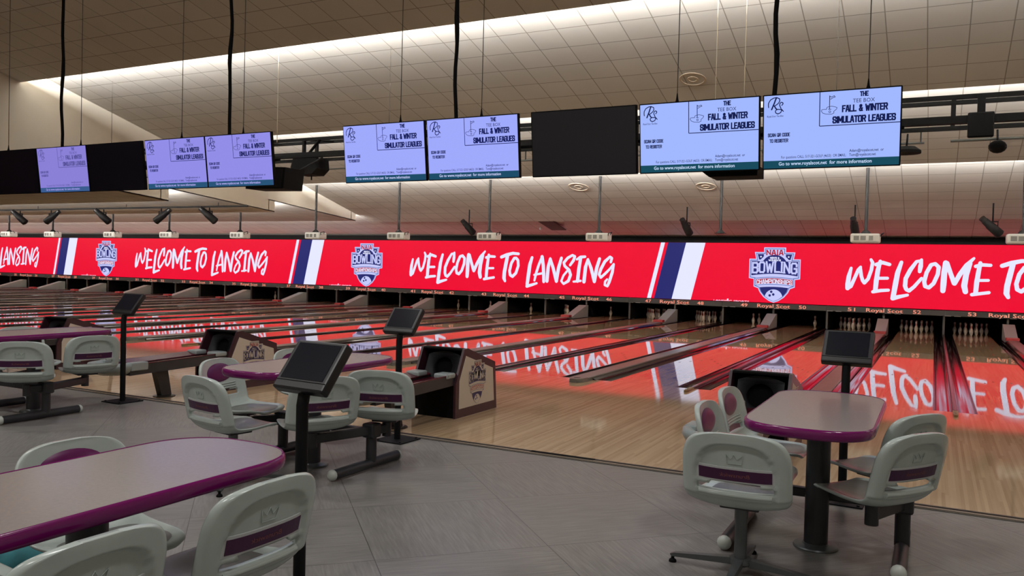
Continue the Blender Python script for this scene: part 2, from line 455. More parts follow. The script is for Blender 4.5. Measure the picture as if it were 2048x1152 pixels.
def mirror(half): return half + [(-x, y) for x, y in half[::-1] if abs(x) > 1e-6]
def crest(mb, fn):
    """bowling championships badge in its own units (x -478..478, y 67..1092 downward);
    fn(p, layer) lays it on a surface; slots 0 pale 1 slate 2 navy 3 red 4 white"""
    F = lambda k: (lambda p: fn(p, k))
    out = mirror([(0,62),(205,62),(205,150),(378,150),(352,278),(478,278),(478,645),(385,660),(385,800),(300,832),(262,910),(190,995),(90,1062),(0,1094)])
    mb.flat(out, F(0), 0); mb.flat(inset(out, 20), F(1), 1); mb.flat(inset(out, 34), F(2), 0)
    for s in (-1, 1):
        mb.flat([(s*x, y) for x, y in ((205,190),(322,190),(292,292),(262,292),(205,235))], F(3), 2)
        st = []
        for k in range(10):
            a = -PI/2+k*PI/5; r = 24 if k % 2 == 0 else 10
            st.append((s*258+r*math.cos(a), 238+r*math.sin(a)))
        mb.flat(st, F(4), 4)
    # dome and banner
    dome = [(250*math.cos(a), 440+240*math.sin(a)) for a in [PI+PI*k/24 for k in range(25)]]
    mb.flat(dome, F(3), 2)
    ban = [(-432,322),(432,322),(432,592)] + [(432-864*k/16, 592-38*math.sin(PI*k/16)) for k in range(1, 16)] + [(-432,592)]
    mb.flat(ban, F(3), 2)
    block(mb, 'NAIA', 0, 206, 320, -100, 21, F(4), 3, gap=.5, serif=True)
    block(mb, "MEN'S & ", 8, 276, 190, -36, 9, F(4), 4)
    block(mb, "WOMEN'S", 0, 318, 230, -34, 9, F(4), 4)
    block(mb, 'BOWLING', 0, 560, 850, -215, 33, F(4), 0, gap=.42, serif=True, arc=lambda x: -26*math.cos(x/420*PI/2))
    # ribbon
    for k, (ins, sl) in enumerate(((0, 1), (12, 0), (26, 3))):
        top = [(-370+ins+(740-2*ins)*i/12, 640+ins-28*math.sin(PI*i/12)) for i in range(13)]
        bot = [(370-ins-(740-2*ins)*i/12, 782-ins-26*math.sin(PI*i/12)) for i in range(13)]
        mb.flat(top+bot, F(3+k*.34), sl)
    block(mb, 'CHAMPIONSHIPS', 0, 762, 660, -86, 14, F(4.6), 4, gap=.5, arc=lambda x: -24*math.cos(x/340*PI/2))
    # shield foot with the ball
    foot = [(-268,812),(-130,800),(0,796),(130,800),(268,812),(232,895),(168,972),(80,1035),(0,1066),(-80,1035),(-168,972),(-232,895)]
    mb.flat(foot, F(3), 2)
    ball = [(168*math.cos(a), 1010+165*math.sin(a)) for a in [PI*1.07+PI*.86*k/16 for k in range(17)]] + [(80,1035),(0,1066),(-80,1035)]
    mb.flat(ball, F(4), 0)
    for x, y in ((-45,890),(-5,940),(-72,960)):
        mb.flat([(x+24*math.cos(k*PI/6), y+24*math.sin(k*PI/6)) for k in range(12)], F(4.5), 2)

# ------------------------------------------------------------------ the hall
def structure(o): o['kind'] = 'structure'; return o
def slab(name, x0, x1, ya, za, yb, zb, m, th=.03):
    b = MB()
    vs = [(x0,ya,za),(x1,ya,za),(x1,yb,zb),(x0,yb,zb),(x0,ya,za+th),(x1,ya,za+th),(x1,yb,zb+th),(x0,yb,zb+th)]
    b.add(vs, [(0,1,2,3),(7,6,5,4),(4,5,1,0),(5,6,2,1),(6,7,3,2),(7,4,0,3)])
    return structure(b.build(name, m))
XFL, YB = -56.0, -17.0
FZ, FE = .190, -5.65             # the seating floor stands one step above the approach
b = MB(); b.box((XFL, YB, -.2), (XR, -5.72, FZ)); structure(b.build('floor', M_FLOOR))
b = MB(); b.box((XFL, FE, -.2), (XR, .35, 0)); structure(b.build('floor_approach', M_APP))
b = MB(); b.box((XFL, .35, -.4), (XR, 19.7, -.2)); structure(b.build('floor_lane_bed', M_PIT))
b = MB(); b.box((XFL, -5.72, -.2), (XR, FE, FZ-.004), 0); b.box((XFL, -5.775, FZ), (XR, -5.752, FZ+.003), 0); b.box((XFL, -5.745, FZ), (XR, -5.705, FZ+.006), 1); b.box((XFL, FE-.022, FZ-.004), (XR, FE+.003, FZ+.004), 0)
structure(b.build('trim_1', [M_EDGE, M_EDGE2]))
b = MB(); b.box((-1.56, -5.715, FZ+.006), (-.98, -5.665, FZ+.009)); tag(b.build('black_tape', M_MATTE), 'worn strip of black tape on the metal edge of the grey floor', 'tape')
slab('ceiling', XFL, XR, YB, 7.45, -4.6, 7.45, M_CEIL)
HS = [(-4.6,7.45,.6,6.10), (.1,6.67,5.1,5.27), (4.6,5.88,10.0,4.53), (9.5,5.0,15.0,3.52), (14.7,3.72,17.62,3.10)]
for i, (ya, za, yb, zb) in enumerate(HS):
    slab('ceiling', XL, XR, ya, za, yb, zb, M_CEIL)
    if i:
        b = MB(); pa = HS[i-1]; zl = pa[1]+(pa[3]-pa[1])*(ya-pa[0])/(pa[2]-pa[0])
        b.box((XL, ya-.03, zl+.024), (XR, ya, za+.03)); structure(b.build('trim_ceiling', M_LIP))
LS = [(YB,3.9,.67,3.9), (.67,3.9,5.12,3.53), (4.85,3.92,9.55,3.53), (9.28,3.92,14.03,3.51), (13.76,3.93,17.62,3.10)]
for i, (ya, za, yb, zb) in enumerate(LS):
    slab('ceiling', XFL, XL, ya, za, yb, zb, M_CEIL)
    if i > 1:
        b = MB(); pa = LS[i-1]; zl = pa[1]+(pa[3]-pa[1])*(ya-pa[0])/(pa[2]-pa[0])
        b.box((XFL, ya-.03, zl+.024), (XL, ya, za+.03)); structure(b.build('trim_ceiling', M_LIP))
# bulkhead between the high hall and the low ceiling: lower edge follows the low lips
low = [(YB,3.9),(.67,3.9),(5.12,3.53),(5.12,3.90),(9.55,3.53),(9.55,3.90),(14.03,3.51),(14.03,3.90),(17.62,3.10)]
b = MB(); b.prism(low + [(17.62,7.8),(YB,7.8)], lambda p, t: (XL-.12+.12*t, p[0], p[1])); structure(b.build('wall_left', M_WALLP))
b = MB(); b.box((XR, YB, 0), (XR+.1, 19.7, 7.8)); structure(b.build('wall_right', M_WALLP))
b = MB(); b.box((XFL-.1, YB, 0), (XFL, 19.7, 4.2)); structure(b.build('wall_far_left', M_WALLP))
b = MB(); b.box((XFL, YB-.1, 0), (XR, YB, 7.8)); structure(b.build('wall_back', M_WALLP))
b = MB(); b.box((XFL, 19.6, -.2), (XR, 19.7, 3.2)); structure(b.build('wall_pit', M_PIT))
b = MB(); b.box((XFL, 17.66, .80), (XR, 19.6, .84)); structure(b.build('ceiling_pit', M_PIT))

# ------------------------------------------------------------------ lanes
S = 3.512
def words(n): return ('twenty', 'thirty', 'forty', 'fifty')[n//10-2] + ('' if n % 10 == 0 else '-' + ('one', 'two', 'three', 'four', 'five', 'six', 'seven', 'eight', 'nine')[n % 10-1])
PAIRS = list(range(-14, 2))            # pair k carries lanes 51+2k and 52+2k
def lane_thing():
    t = thing('bowling_lane', 'x', 'lane')
    b = MB(); b.box((-.527, .35, -.2), (.527, 19.1, 0)); b.build('lane_bed', M_LANE, t)
    b = MB()
    for i in range(7):                  # arrows
        x = (i-3)*.135; y = 4.75-abs(i-3)*.31
        b.flat([(x-.022, y), (x, y+.16), (x+.022, y)], lambda p: (p[0], p[1], .0012))
    for x, y, l in ((-.30,12.4,.55),(.26,12.1,.6),(-.12,13.6,.5),(.14,13.9,.5),(-.22,10.6,.6),(.2,10.3,.6),(-.05,11.3,.4),(.33,13.2,.4)):
        b.flat([(x-.011, y), (x+.011, y), (x+.011, y+l), (x-.011, y+l)], lambda p: (p[0], p[1], .0012))
    b.build('aiming_marks', mat_marks, t)
    for s in (-1, 1):
        b = MB(); n = 10
        prof = [(-.1175, -.004)] + [(-.1105*math.cos(PI*k/n), -.004-.075*math.sin(PI*k/n)) for k in range(n+1)] + [(.1175, -.004), (.1175, -.1), (-.1175, -.1)]
        b.prism(prof, lambda p, t: (s*.6445+p[0], .36+t*18.6, p[1]))
        b.build('gutter', M_GUT, t)
    return t
mat_marks = mat('dark inlay', srgb(70, 46, 26), .2)
lane0 = None
for k in PAIRS:
    for s in (-1, 1):
        num = 51+2*k+(s > 0); x = k*S+s*.962
        lab = 'glossy wooden bowling lane under number %s on the black board' % words(num)
        if lane0 is None:
            lane0 = lane_thing(); lane0.location = (x, 0, 0); lane0['label'] = lab; lane0['group'] = 'bowling lanes'
        else: dup(lane0, (x, 0, 0), 0, lab, 'bowling lanes')
# capping in the middle of each pair (over the ball track) with the pale ramp at its far end; narrow capping between pairs
def wide_cap():
    t = thing('ball_track_capping', 'x', 'capping')
    b = MB(); prof = [(-.14, .0), (-.14, .05), (-.125, .058), (.125, .058), (.14, .05), (.14, .0)]
    b.prism(prof, lambda p, q: (p[0], 0.12+q*15.4, p[1])); b.build('capping_board', M_CAP, t)
    b = MB(); b.prism([(-.2, -.1), (-.2, .004), (-.14, .03), (.14, .03), (.2, .004), (.2, -.1)], lambda p, q: (p[0], .30+q*15.22, p[1])); b.build('side_moulding', M_GUT, t)
    b = MB()
    pl = [(-.14, .12), (.14, .12), (.12, -.06), (.065, -.17), (-.065, -.17), (-.12, -.06)]
    b.prism(pl, lambda p, q: (p[0]*(1-.1*q), p[1], .002+q*.058)); b.build('nose', M_CAP, t)
    b = MB(); b.box((-.04, -.05, .060), (.04, .03, .065)); b.build('nose_plate', M_EDGE, t)
    return t
def narrow_cap():
    t = thing('lane_divider', 'x', 'divider')
    b = MB(); b.prism([(-.030, -.1), (-.030, .02), (-.02, .034), (.02, .034), (.030, .02), (.030, -.1)], lambda p, q: (p[0], .30+q*17.0, p[1])); b.build('divider_strip', M_NCAP, t)
    b = MB(); b.prism([(-.030, .30), (.030, .30), (.030, -.02), (.018, -.10), (-.018, -.10), (-.030, -.02)], lambda p, q: (p[0], p[1], .001+q*.03)); b.cyl((0, .06, 0), .012, .03, .036, 10); b.build('end_tip', M_NOSE, t)
    return t
def ramp_thing():
    t = thing('ball_return_ramp', 'x', 'ramp')
    b = MB(); b.prism([(15.85, -.1), (15.85, .05), (17.25, .44), (17.42, .44), (17.42, -.1)], lambda p, q: (-.16+.32*q, p[0], p[1])); b.build('ramp_body', M_RAMP, t)
    b = MB(); b.bbox((-.17, 15.55, .04), (.17, 15.8, .13), .015); b.build('bumper', M_RED, t)
    return t
w0 = n0 = r0_ = None
for k in PAIRS:
    la, lb = 51+2*k, 52+2*k; x = k*S
    l1 = 'wide grey capping over the ball track between lanes %s and %s' % (words(la), words(lb))
    l2 = 'pale sloping ball return ramp between lanes %s and %s' % (words(la), words(lb))
    l3 = 'narrow dark divider with brass tip between lanes %s and %s' % (words(lb), words(lb+1))
    if w0 is None:
        w0, n0, r0_ = wide_cap(), narrow_cap(), ramp_thing()
        for o, l, g, xx in ((w0, l1, 'ball track cappings', x), (r0_, l2, 'ball return ramps', x), (n0, l3, 'lane dividers', x+S/2)):
            o.location = (xx, 0, 0); o['label'] = l; o['group'] = g
    else:
        dup(w0, (x, 0, 0), 0, l1, 'ball track cappings'); dup(r0_, (x, 0, 0), 0, l2, 'ball return ramps')
        if x+S/2 < XR-.5: dup(n0, (x+S/2, 0, 0), 0, l3, 'lane dividers')
# kickback panels beside the pin decks
b = MB(); b.box((-.025, 17.67, -.1), (.025, 19.55, .79), 0); b.box((-.03, 17.61, -.1), (.03, 17.67, .79), 1)
kb = b.build('kickback_panel', [M_MATTE, M_KICK])
first = True
for k in PAIRS:
    for xx, la in ((k*S, 51+2*k), (k*S+S/2, 52+2*k)):
        if first: o = kb; first = False
        else: o = kb.copy(); C.objects.link(o)
        o.location = (xx, 0, 0)
        tag(o, 'dark upright kickback panel between the pin decks of lanes %s and %s' % (words(la), words(la+1)), 'panel', 'kickback panels')
# pins
def pin_mesh():
    b = MB()
    pr = [(.0, 0), (.026, 0), (.029, .008), (.038, .035), (.050, .075), (.0585, .105), (.0605, .118), (.0585, .140), (.051, .170), (.041, .195), (.032, .215), (.0262, .235), (.0238, .2535), (.0245, .275), (.0268, .295), (.0305, .320), (.0322, .343), (.031, .360), (.0255, .373), (.015, .380), (0, .381)]
    b.lathe(pr, 20, mfn=lambda i: 1 if i in (11, 13) else 0)
    return b.build('bowling_pin', [M_PIN, M_PINR])
POS = {1: (0, 0), 2: (-1, 1), 3: (1, 1), 4: (-2, 2), 5: (0, 2), 6: (2, 2), 7: (-3, 3), 8: (-1, 3), 9: (1, 3), 10: (3, 3)}
WHERE = {1: 'front pin of the rack', 2: 'left pin of the second row', 3: 'right pin of the second row', 4: 'left pin of the third row', 5: 'middle pin of the third row', 6: 'right pin of the third row', 7: 'leftmost pin of the back row', 8: 'second pin from the left of the back row', 9: 'second pin from the right of the back row', 10: 'rightmost pin of the back row'}
FULL = list(range(1, 11))
RACK = {53: FULL, 52: FULL, 51: FULL, 50: [6], 49: [3, 6], 48: FULL, 47: FULL, 45: [1, 2, 4, 7], 46: [4], 44: [4], 43: [1, 2, 4, 7], 42: [4], 41: [1, 2, 4, 7], 35: [1, 2, 4], 33: [1, 2, 4], 31: [1, 2, 4], 36: [4]}
pin0 = None
for num, pins in RACK.items():
    k = (num-51)//2; cx = k*S+(.962 if num % 2 == 0 else -.962)
    for p in pins:
        i, r = POS[p]
        if pin0 is None: o = pin0 = pin_mesh()
        else: o = pin0.copy(); C.objects.link(o)
        o.location = (cx+i*.1524, 18.05+r*.264, 0)
        tag(o, 'white bowling pin on lane %s, %s' % (words(num), WHERE[p]), 'bowling pin', 'pins on lane %d' % num)

# ------------------------------------------------------------------ masking boards with the lane numbers
bb = MB(); bb.box((-S/2+.004, 17.46, .615), (S/2-.004, 17.60, .787)); bmesh_board = bb.build('board', M_BOARD)
for k in PAIRS:
    t = thing('lane_number_board', 'black lane number board for lanes %s and %s below the video wall' % (words(51+2*k), words(52+2*k)), 'board', (k*S, 17.53, .615), 0, 'lane number boards')
    fo = lambda v: (v[0]-0, v[1]-17.53, v[2]-.615)
    if k == PAIRS[0]: o = bmesh_board
    else: o = bmesh_board.copy(); C.objects.link(o)
    o.parent = t; o.location = (0, -17.53, -.615)
    b = MB(); fn = lambda p: (p[0], -.072, p[1]-.615)
    add_text(b, 'Royal Scot', 0.02, .645, 1.10, .115, fn, 0, bold=.012)
    add_text(b, str(51+2*k), -.98, .645, .235, .112, fn, 0, bold=.012)
    add_text(b, str(52+2*k), .98, .645, .235, .112, fn, 0, bold=.012)
    b.build('lettering', M_NUM, t)
    b = MB()
    for xx in (-1.65, -1.38, .13, .42):
        b.box((xx-.09, -.074, -.004), (xx+.09, -.06, .008))
    b.build('edge_clips', M_CLIP, t)

# ------------------------------------------------------------------ video wall
# brush lettering: centre line (x from the crest, height) and width, in metres
BRUSH=[[(2.47,2.08,0.09),(2.41,1.81,0.14),(2.38,1.54,0.15),(2.38,1.4,0.14)],
[(2.39,1.42,0.14),(2.48,1.47,0.12),(2.59,1.75,0.11),(2.69,2.02,0.11),(2.76,2.12,0.09)],
[(2.75,2.1,0.1),(2.79,1.82,0.11),(2.84,1.66,0.11),(2.89,1.61,0.12)],
[(2.89,1.6,0.12),(3.0,1.73,0.11),(3.09,2.03,0.11),(3.12,2.27,0.11),(3.07,2.37,0.09)],
[(3.35,2.32,0.11),(3.29,2.04,0.14),(3.25,1.68,0.15),(3.23,1.36,0.14)],
[(3.23,2.21,0.12),(3.42,2.28,0.12),(3.63,2.22,0.11)],
[(3.3,1.76,0.1),(3.58,1.77,0.1)],
[(3.16,1.31,0.11),(3.39,1.36,0.11),(3.62,1.38,0.1)],
[(3.98,2.3,0.11),(3.88,1.96,0.15),(3.83,1.61,0.16),(3.77,1.17,0.15)],
[(3.76,1.12,0.15),(3.96,1.18,0.12),(4.19,1.24,0.09)],
[(4.52,2.01,0.11),(4.54,2.18,0.14),(4.56,2.39,0.09)],
[(4.55,2.36,0.09),(4.42,2.33,0.1),(4.25,2.06,0.13),(4.12,1.77,0.13),(4.11,1.53,0.13),(4.15,1.42,0.12),(4.23,1.38,0.12),(4.37,1.51,0.11),(4.58,1.79,0.1)],
[(4.84,2.23,0.12),(4.72,1.98,0.12),(4.66,1.69,0.12),(4.69,1.54,0.12),(4.8,1.5,0.12),(4.93,1.64,0.12),(5.04,1.93,0.12),(5.06,2.16,0.12),(4.96,2.27,0.11),(4.84,2.23,0.12)],
[(5.25,2.31,0.15),(5.22,1.97,0.17),(5.21,1.62,0.17),(5.2,1.41,0.15)],
[(5.29,2.3,0.13),(5.4,1.97,0.13),(5.51,1.66,0.14)],
[(5.52,1.65,0.13),(5.66,1.95,0.14),(5.84,2.24,0.14),(6.03,2.46,0.08)],
[(5.92,2.3,0.15),(5.83,1.93,0.16),(5.79,1.59,0.17),(5.83,1.4,0.15)],
[(6.21,2.32,0.11),(6.17,2.05,0.13),(6.13,1.71,0.14),(6.11,1.37,0.13)],
[(6.09,2.21,0.11),(6.26,2.26,0.11),(6.49,2.25,0.1)],
[(6.18,1.77,0.09),(6.44,1.78,0.09)],
[(6.01,1.32,0.11),(6.24,1.36,0.1),(6.47,1.4,0.1)],
[(6.8,2.24,0.13),(7.04,2.33,0.14),(7.32,2.4,0.12),(7.58,2.38,0.11)],
[(7.08,2.29,0.15),(7.01,1.94,0.16),(6.95,1.61,0.16),(6.94,1.39,0.16),(6.99,1.27,0.11)],
[(7.39,2.2,0.12),(7.26,1.99,0.12),(7.19,1.69,0.12),(7.22,1.52,0.12),(7.33,1.46,0.12),(7.48,1.6,0.12),(7.58,1.9,0.12),(7.56,2.12,0.12),(7.48,2.21,0.11),(7.39,2.2,0.12)],
[(8.19,2.24,0.12),(8.1,1.96,0.15),(8.06,1.64,0.16),(8.0,1.17,0.14)],
[(7.99,1.09,0.13),(8.21,1.15,0.11),(8.42,1.22,0.09)],
[(8.63,2.28,0.1),(8.49,1.94,0.11),(8.38,1.6,0.11),(8.32,1.33,0.09)],
[(8.63,2.28,0.14),(8.69,1.95,0.14),(8.72,1.61,0.14),(8.73,1.29,0.12)],
[(8.3,1.55,0.08),(8.65,1.62,0.09)],
[(8.99,2.21,0.11),(8.91,1.88,0.14),(8.87,1.32,0.14)],
[(8.99,2.21,0.11),(9.12,1.86,0.13),(9.28,1.33,0.14)],
[(9.47,2.24,0.12),(9.36,1.86,0.14),(9.28,1.33,0.13)],
[(9.85,1.97,0.1),(9.99,2.16,0.12),(10.04,2.31,0.11),(9.94,2.36,0.1),(9.74,2.25,0.11),(9.58,2.06,0.11),(9.62,1.93,0.11),(9.81,1.78,0.12),(9.88,1.59,0.12),(9.79,1.35,0.12),(9.59,1.23,0.09),(9.49,1.34,0.09),(9.58,1.56,0.09),(9.74,1.75,0.09)],
[(10.28,2.22,0.13),(10.22,1.81,0.14),(10.18,1.36,0.14)],
[(10.13,2.2,0.09),(10.28,2.29,0.12),(10.47,2.31,0.1)],
[(10.01,1.33,0.08),(10.31,1.37,0.09)],
[(10.59,2.21,0.1),(10.5,1.91,0.14),(10.45,1.34,0.14)],
[(10.59,2.21,0.1),(10.73,1.87,0.13),(10.88,1.36,0.13)],
[(11.07,2.24,0.12),(10.96,1.87,0.14),(10.88,1.36,0.13)],
[(11.53,2.12,0.1),(11.57,2.27,0.1),(11.49,2.32,0.1),(11.29,2.14,0.12),(11.14,1.86,0.12),(11.07,1.64,0.11),(11.14,1.52,0.1),(11.31,1.67,0.1),(11.5,1.86,0.09),(11.65,2.05,0.08)],
[(11.65,2.04,0.09),(11.6,1.73,0.12),(11.49,1.37,0.12),(11.42,1.2,0.1),(11.31,1.24,0.09),(11.32,1.37,0.09),(11.4,1.46,0.08)]]
led = thing('led_video_wall', 'very long red video wall reading WELCOME TO LANSING above the lanes', 'video wall', (-20, 17.6, .812))
off = Vector((20, -17.6, -.812))
lw = lambda p, d=0: tuple(Vector((p[0], 17.5-.004*d, p[1]))+off)
b = MB(); b.box(tuple(Vector((XFL+.1, 17.5, .812))+off), tuple(Vector((XR-.05, 17.66, 2.885))+off)); b.build('screen', M_LED, led)
b = MB(); b.box(tuple(Vector((XFL+.1, 17.44, 2.885))+off), tuple(Vector((XR-.05, 17.66, 3.07))+off)); b.box(tuple(Vector((XFL+.1, 17.4, 3.05))+off), tuple(Vector((XR-.05, 17.5, 3.08))+off)); b.build('casing', M_MATTE, led)
PER = 17.56
for rep in range(-3, 1):
    xc = -3.505+rep*PER
    b = MB()
    for st in BRUSH:
        if xc+st[0][0] > XR-.6 or max(q[0] for q in st)+xc < XFL+.3: continue
        b.stroke([(xc+q[0], q[1], q[2]) for q in st], lambda p: lw(p, 1), 0)
    if b.v: b.build('welcome_lettering', M_LEDW, led)
    if xc > XFL+2:
        b = MB(); crest(b, lambda p, d: lw((xc+p[0]*.0018, 2.74-(p[1]-62)*.001862), d+1)); b.build('championship_crest', [M_LEDP, M_LEDS, M_LEDN, M_LEDR, M_LEDW], led)
        b = MB(); z0, z1 = .813, 2.884
        for a0, a1, sl in ((-4.08, -3.93, 0), (-3.81, -3.14, 1), (-3.14, -2.43, 0)):
            a0 -= .0; sh = -.48
            b.flat([(xc+a0+sh, z0), (xc+a1+sh, z0), (xc+a1, z1), (xc+a0, z1)], lambda p: lw(p, 1), sl)
        b.build('slanted_stripes', [M_LEDW, M_LEDN], led)
        b = MB(); add_text(b, 'LANSING SPORTS', xc-1.45, .770, 1.25, .08, lambda p: lw((p[0], max(p[1], .8135)), 1), 0, bold=.01)
        b.box(tuple(Vector((xc-1.6, 17.49, .84))+off), tuple(Vector((xc-1.55, 17.5, .9))+off)); b.build('sponsor_line', M_LEDW, led)

# ------------------------------------------------------------------ chairs
# profile of the moulded shell: y, z, half width (facing +y, seat pivot at the origin)
PROF = [(.285,.428,.12),(.280,.440,.165),(.262,.450,.200),(.20,.450,.228),(.10,.441,.250),(0,.434,.266),(-.10,.434,.278),(-.165,.443,.286),(-.208,.466,.292),(-.232,.505,.296),(-.247,.56,.298),(-.262,.62,.298),(-.276,.68,.297),(-.289,.735,.293),(-.298,.78,.281),(-.304,.815,.262),(-.308,.840,.235),(-.311,.858,.198),(-.312,.869,.145),(-.312,.875,.075)]
def _spline(t):
    n = len(PROF)-1; x = min(max(t, 0), .9999)*n; i = int(x); f = x-i
    p = [PROF[min(max(i+k, 0), n)] for k in (-1, 0, 1, 2)]
    return tuple(.5*((2*p[1][a])+(-p[0][a]+p[2][a])*f+(2*p[0][a]-5*p[1][a]+4*p[2][a]-p[3][a])*f*f+(-p[0][a]+3*p[1][a]-3*p[2][a]+p[3][a])*f**3) for a in range(3))
def shell_pt(u, t):
    y, z, w = _spline(t); y1, z1, _ = _spline(min(t+.004, 1)); y0, z0, _ = _spline(max(t-.004, 0))
    ty, tz = y1-y0, z1-z0; l = math.hypot(ty, tz) or 1
    ny, nz = tz/l, -ty/l                       # towards the sitter (up / forward)
    if nz < -.2: ny, nz = -ny, -nz
    if t > .5: ny, nz = abs(ny), abs(nz)
    au = abs(u); W = max(w, .2)
    curl = (au*w/.29)**3*.045                   # the rim curls towards the sitter
    return Vector((u*w, y+ny*curl, z+nz*curl)), Vector((-(u*w)*1.2*(au*w/.29), ny, nz)).normalized(), w
def t_of_z(z):
    lo, hi = .45, 1.0
    for _ in range(40):
        m = (lo+hi)/2
        if _spline(m)[1] < z: lo = m
        else: hi = m
    return lo
def panel_s(x, z):
    """1 inside the recessed arch of the back, 0 outside"""
    if z < .592: return 0
    q = (abs(x)/.216)**3+((z-.592)/.230)**2.8
    a = max(0, min(1, (1-q)/.13)); c = max(0, min(1, (z-.592)/.01))
    return a*a*(3-2*a)*c
def make_shell(parent):
    NT, NU = 84, 36
    ts = [i/NT for i in range(NT+1)]; us = [-1+2*j/NU for j in range(NU+1)]
    us = [math.copysign(1-(1-abs(u))**1.25, u) for u in us]
    fr, bk, zz = [], [], []
    for t in ts:
        a, c, e = [], [], []
        for u in us:
            P, N, w = shell_pt(u, t)
            isb = t > .47; z = P.z
            th = .014
            if isb:
                th = .028-.023*panel_s(P.x, z)
                if z < .60: th -= .014*math.exp(-((abs(P.x)-.208)/.009)**2)*(1 if z < .58 else .3)
            rim = 1-max(0, (abs(u)-.90)/.10)**2*.75
            a.append(P+N*.008*rim); c.append(P-N*th*rim); e.append((P.x, P.z, isb))
        fr.append(a); bk.append(c); zz.append(e)
    def hole(i, j):
        x = (zz[i][j][0]+zz[i+1][j+1][0])/2; z = (zz[i][j][1]+zz[i+1][j+1][1])/2
        return zz[i][j][2] and .543 < z < .592 and abs(x) < .200
    nu = NU+1
    vs = [v for r in fr for v in r]+[v for r in bk for v in r]; B = (NT+1)*nu
    fs = []; edge = {}
    for i in range(NT):
        for j in range(NU):
            if hole(i, j): continue
            q = (i*nu+j, i*nu+j+1, (i+1)*nu+j+1, (i+1)*nu+j)
            fs.append(q[::-1]); fs.append(tuple(B+k for k in q))
            for a, c in zip(q, q[1:]+q[:1]):
                if (c, a) in edge: del edge[(c, a)]
                else: edge[(a, c)] = 1
    for a, c in edge: fs.append((a, c, B+c, B+a))
    b = MB(); b.add(vs, fs, 0, True)
    # ribs between pad and slot
    for z in (.606, .626, .646):
        t = t_of_z(z)
        b.tube([shell_pt(x/_spline(t)[2], t)[0]+shell_pt(x/_spline(t)[2], t)[1]*.009 for x in (-.19, -.1, 0, .1, .19)], .0055, 6)
    # rolled lip behind the seat, under the slot
    t = t_of_z(.528)
    b.tube([shell_pt(x/_spline(t)[2], t)[0]-shell_pt(x/_spline(t)[2], t)[1]*.020 for x in (-.195, -.12, 0, .12, .195)], .014, 8)
    return b.build('seat_shell', M_SHELL, parent)
def on_back(x, z, d):
    t = t_of_z(z); w = _spline(t)[2]
    P, N, _ = shell_pt(max(-1, min(1, x/w)), t)
    return P-N*d
def make_chair():
    t = thing('swivel_chair', 'x', 'chair')
    make_shell(t)
    # darker grey area laid over the middle of the seat
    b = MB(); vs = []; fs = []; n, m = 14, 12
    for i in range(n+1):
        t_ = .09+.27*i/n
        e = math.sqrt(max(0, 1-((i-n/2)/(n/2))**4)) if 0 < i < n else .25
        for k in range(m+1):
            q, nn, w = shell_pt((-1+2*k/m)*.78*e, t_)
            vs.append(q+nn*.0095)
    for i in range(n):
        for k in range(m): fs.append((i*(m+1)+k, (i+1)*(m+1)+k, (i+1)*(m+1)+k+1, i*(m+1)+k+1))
    b.add(vs, fs, 0, True); b.build('seat_dark_area', M_SEATP, t)
    # plum pad on the front of the back
    b = MB(); vs = []; fs = []; R, A = 8, 28
    for i in range(R+1):
        for k in range(A):
            a = 2*PI*k/A; r = i/R
            x = .178*r*math.cos(a); z = .742+(.090 if math.sin(a) > 0 else .076)*r*math.sin(a)
            P = on_back(x, z, -(.009+.016*(1-r**4)))
            vs.append(P)
    for i in range(R):
        for k in range(A): fs.append((i*A+k, (i+1)*A+k, (i+1)*A+(k+1) % A, i*A+(k+1) % A))
    b.add(vs, fs, 0, True); b.build('back_pad', M_PURP, t)
    def patch(x0, x1, z0, z1, d, name, m, par, n=10):
        b = MB(); vs = []
        for i in range(n+1):
            x = x0+(x1-x0)*i/n
            for z in (z0, z1):
                for dd in (d, d-.006): vs.append(on_back(x, z, dd))
        fs = []
        for i in range(n):
            a = 4*i; c = a+4
            fs += [(a, c, c+2, a+2), (a+2, c+2, c+3, a+3), (a, a+1, c+1, c)]
        fs += [(0, 2, 3, 1), (4*n, 4*n+1, 4*n+3, 4*n+2)]
        b.add(vs, fs); return b.build(name, m, par)
    fr = patch(-.212, .212, .597, .685, .0125, 'strip_frame', M_SILV, t)
    patch(-.197, .197, .609, .672, .0142, 'plum_strip', M_STRIP, fr)
    b = MB(); add_text(b, 'Brunswick', 0, .631, .165, .021, lambda p: on_back(-p[0], p[1], .0152), 0, shear=.2, bold=.008); b.build('lettering', M_GOLD, fr)
    b = MB()
    cr = [(-.040, .706), (-.046, .758), (-.020, .732), (-.004, .762), (.014, .732), (.044, .758), (.038, .706)]
    b.tube([on_back(x, z, .0085) for x, z in cr], .0022, 6, closed=True); b.build('crown_emboss', M_SHELL, t)
    b = MB(); b.bbox((-.11, -.10, .400), (.11, .10, .424), .006); b.cyl((0, 0), .028, .385, .402, 16); b.build('swivel_plate', M_FRAME, t)
    return t
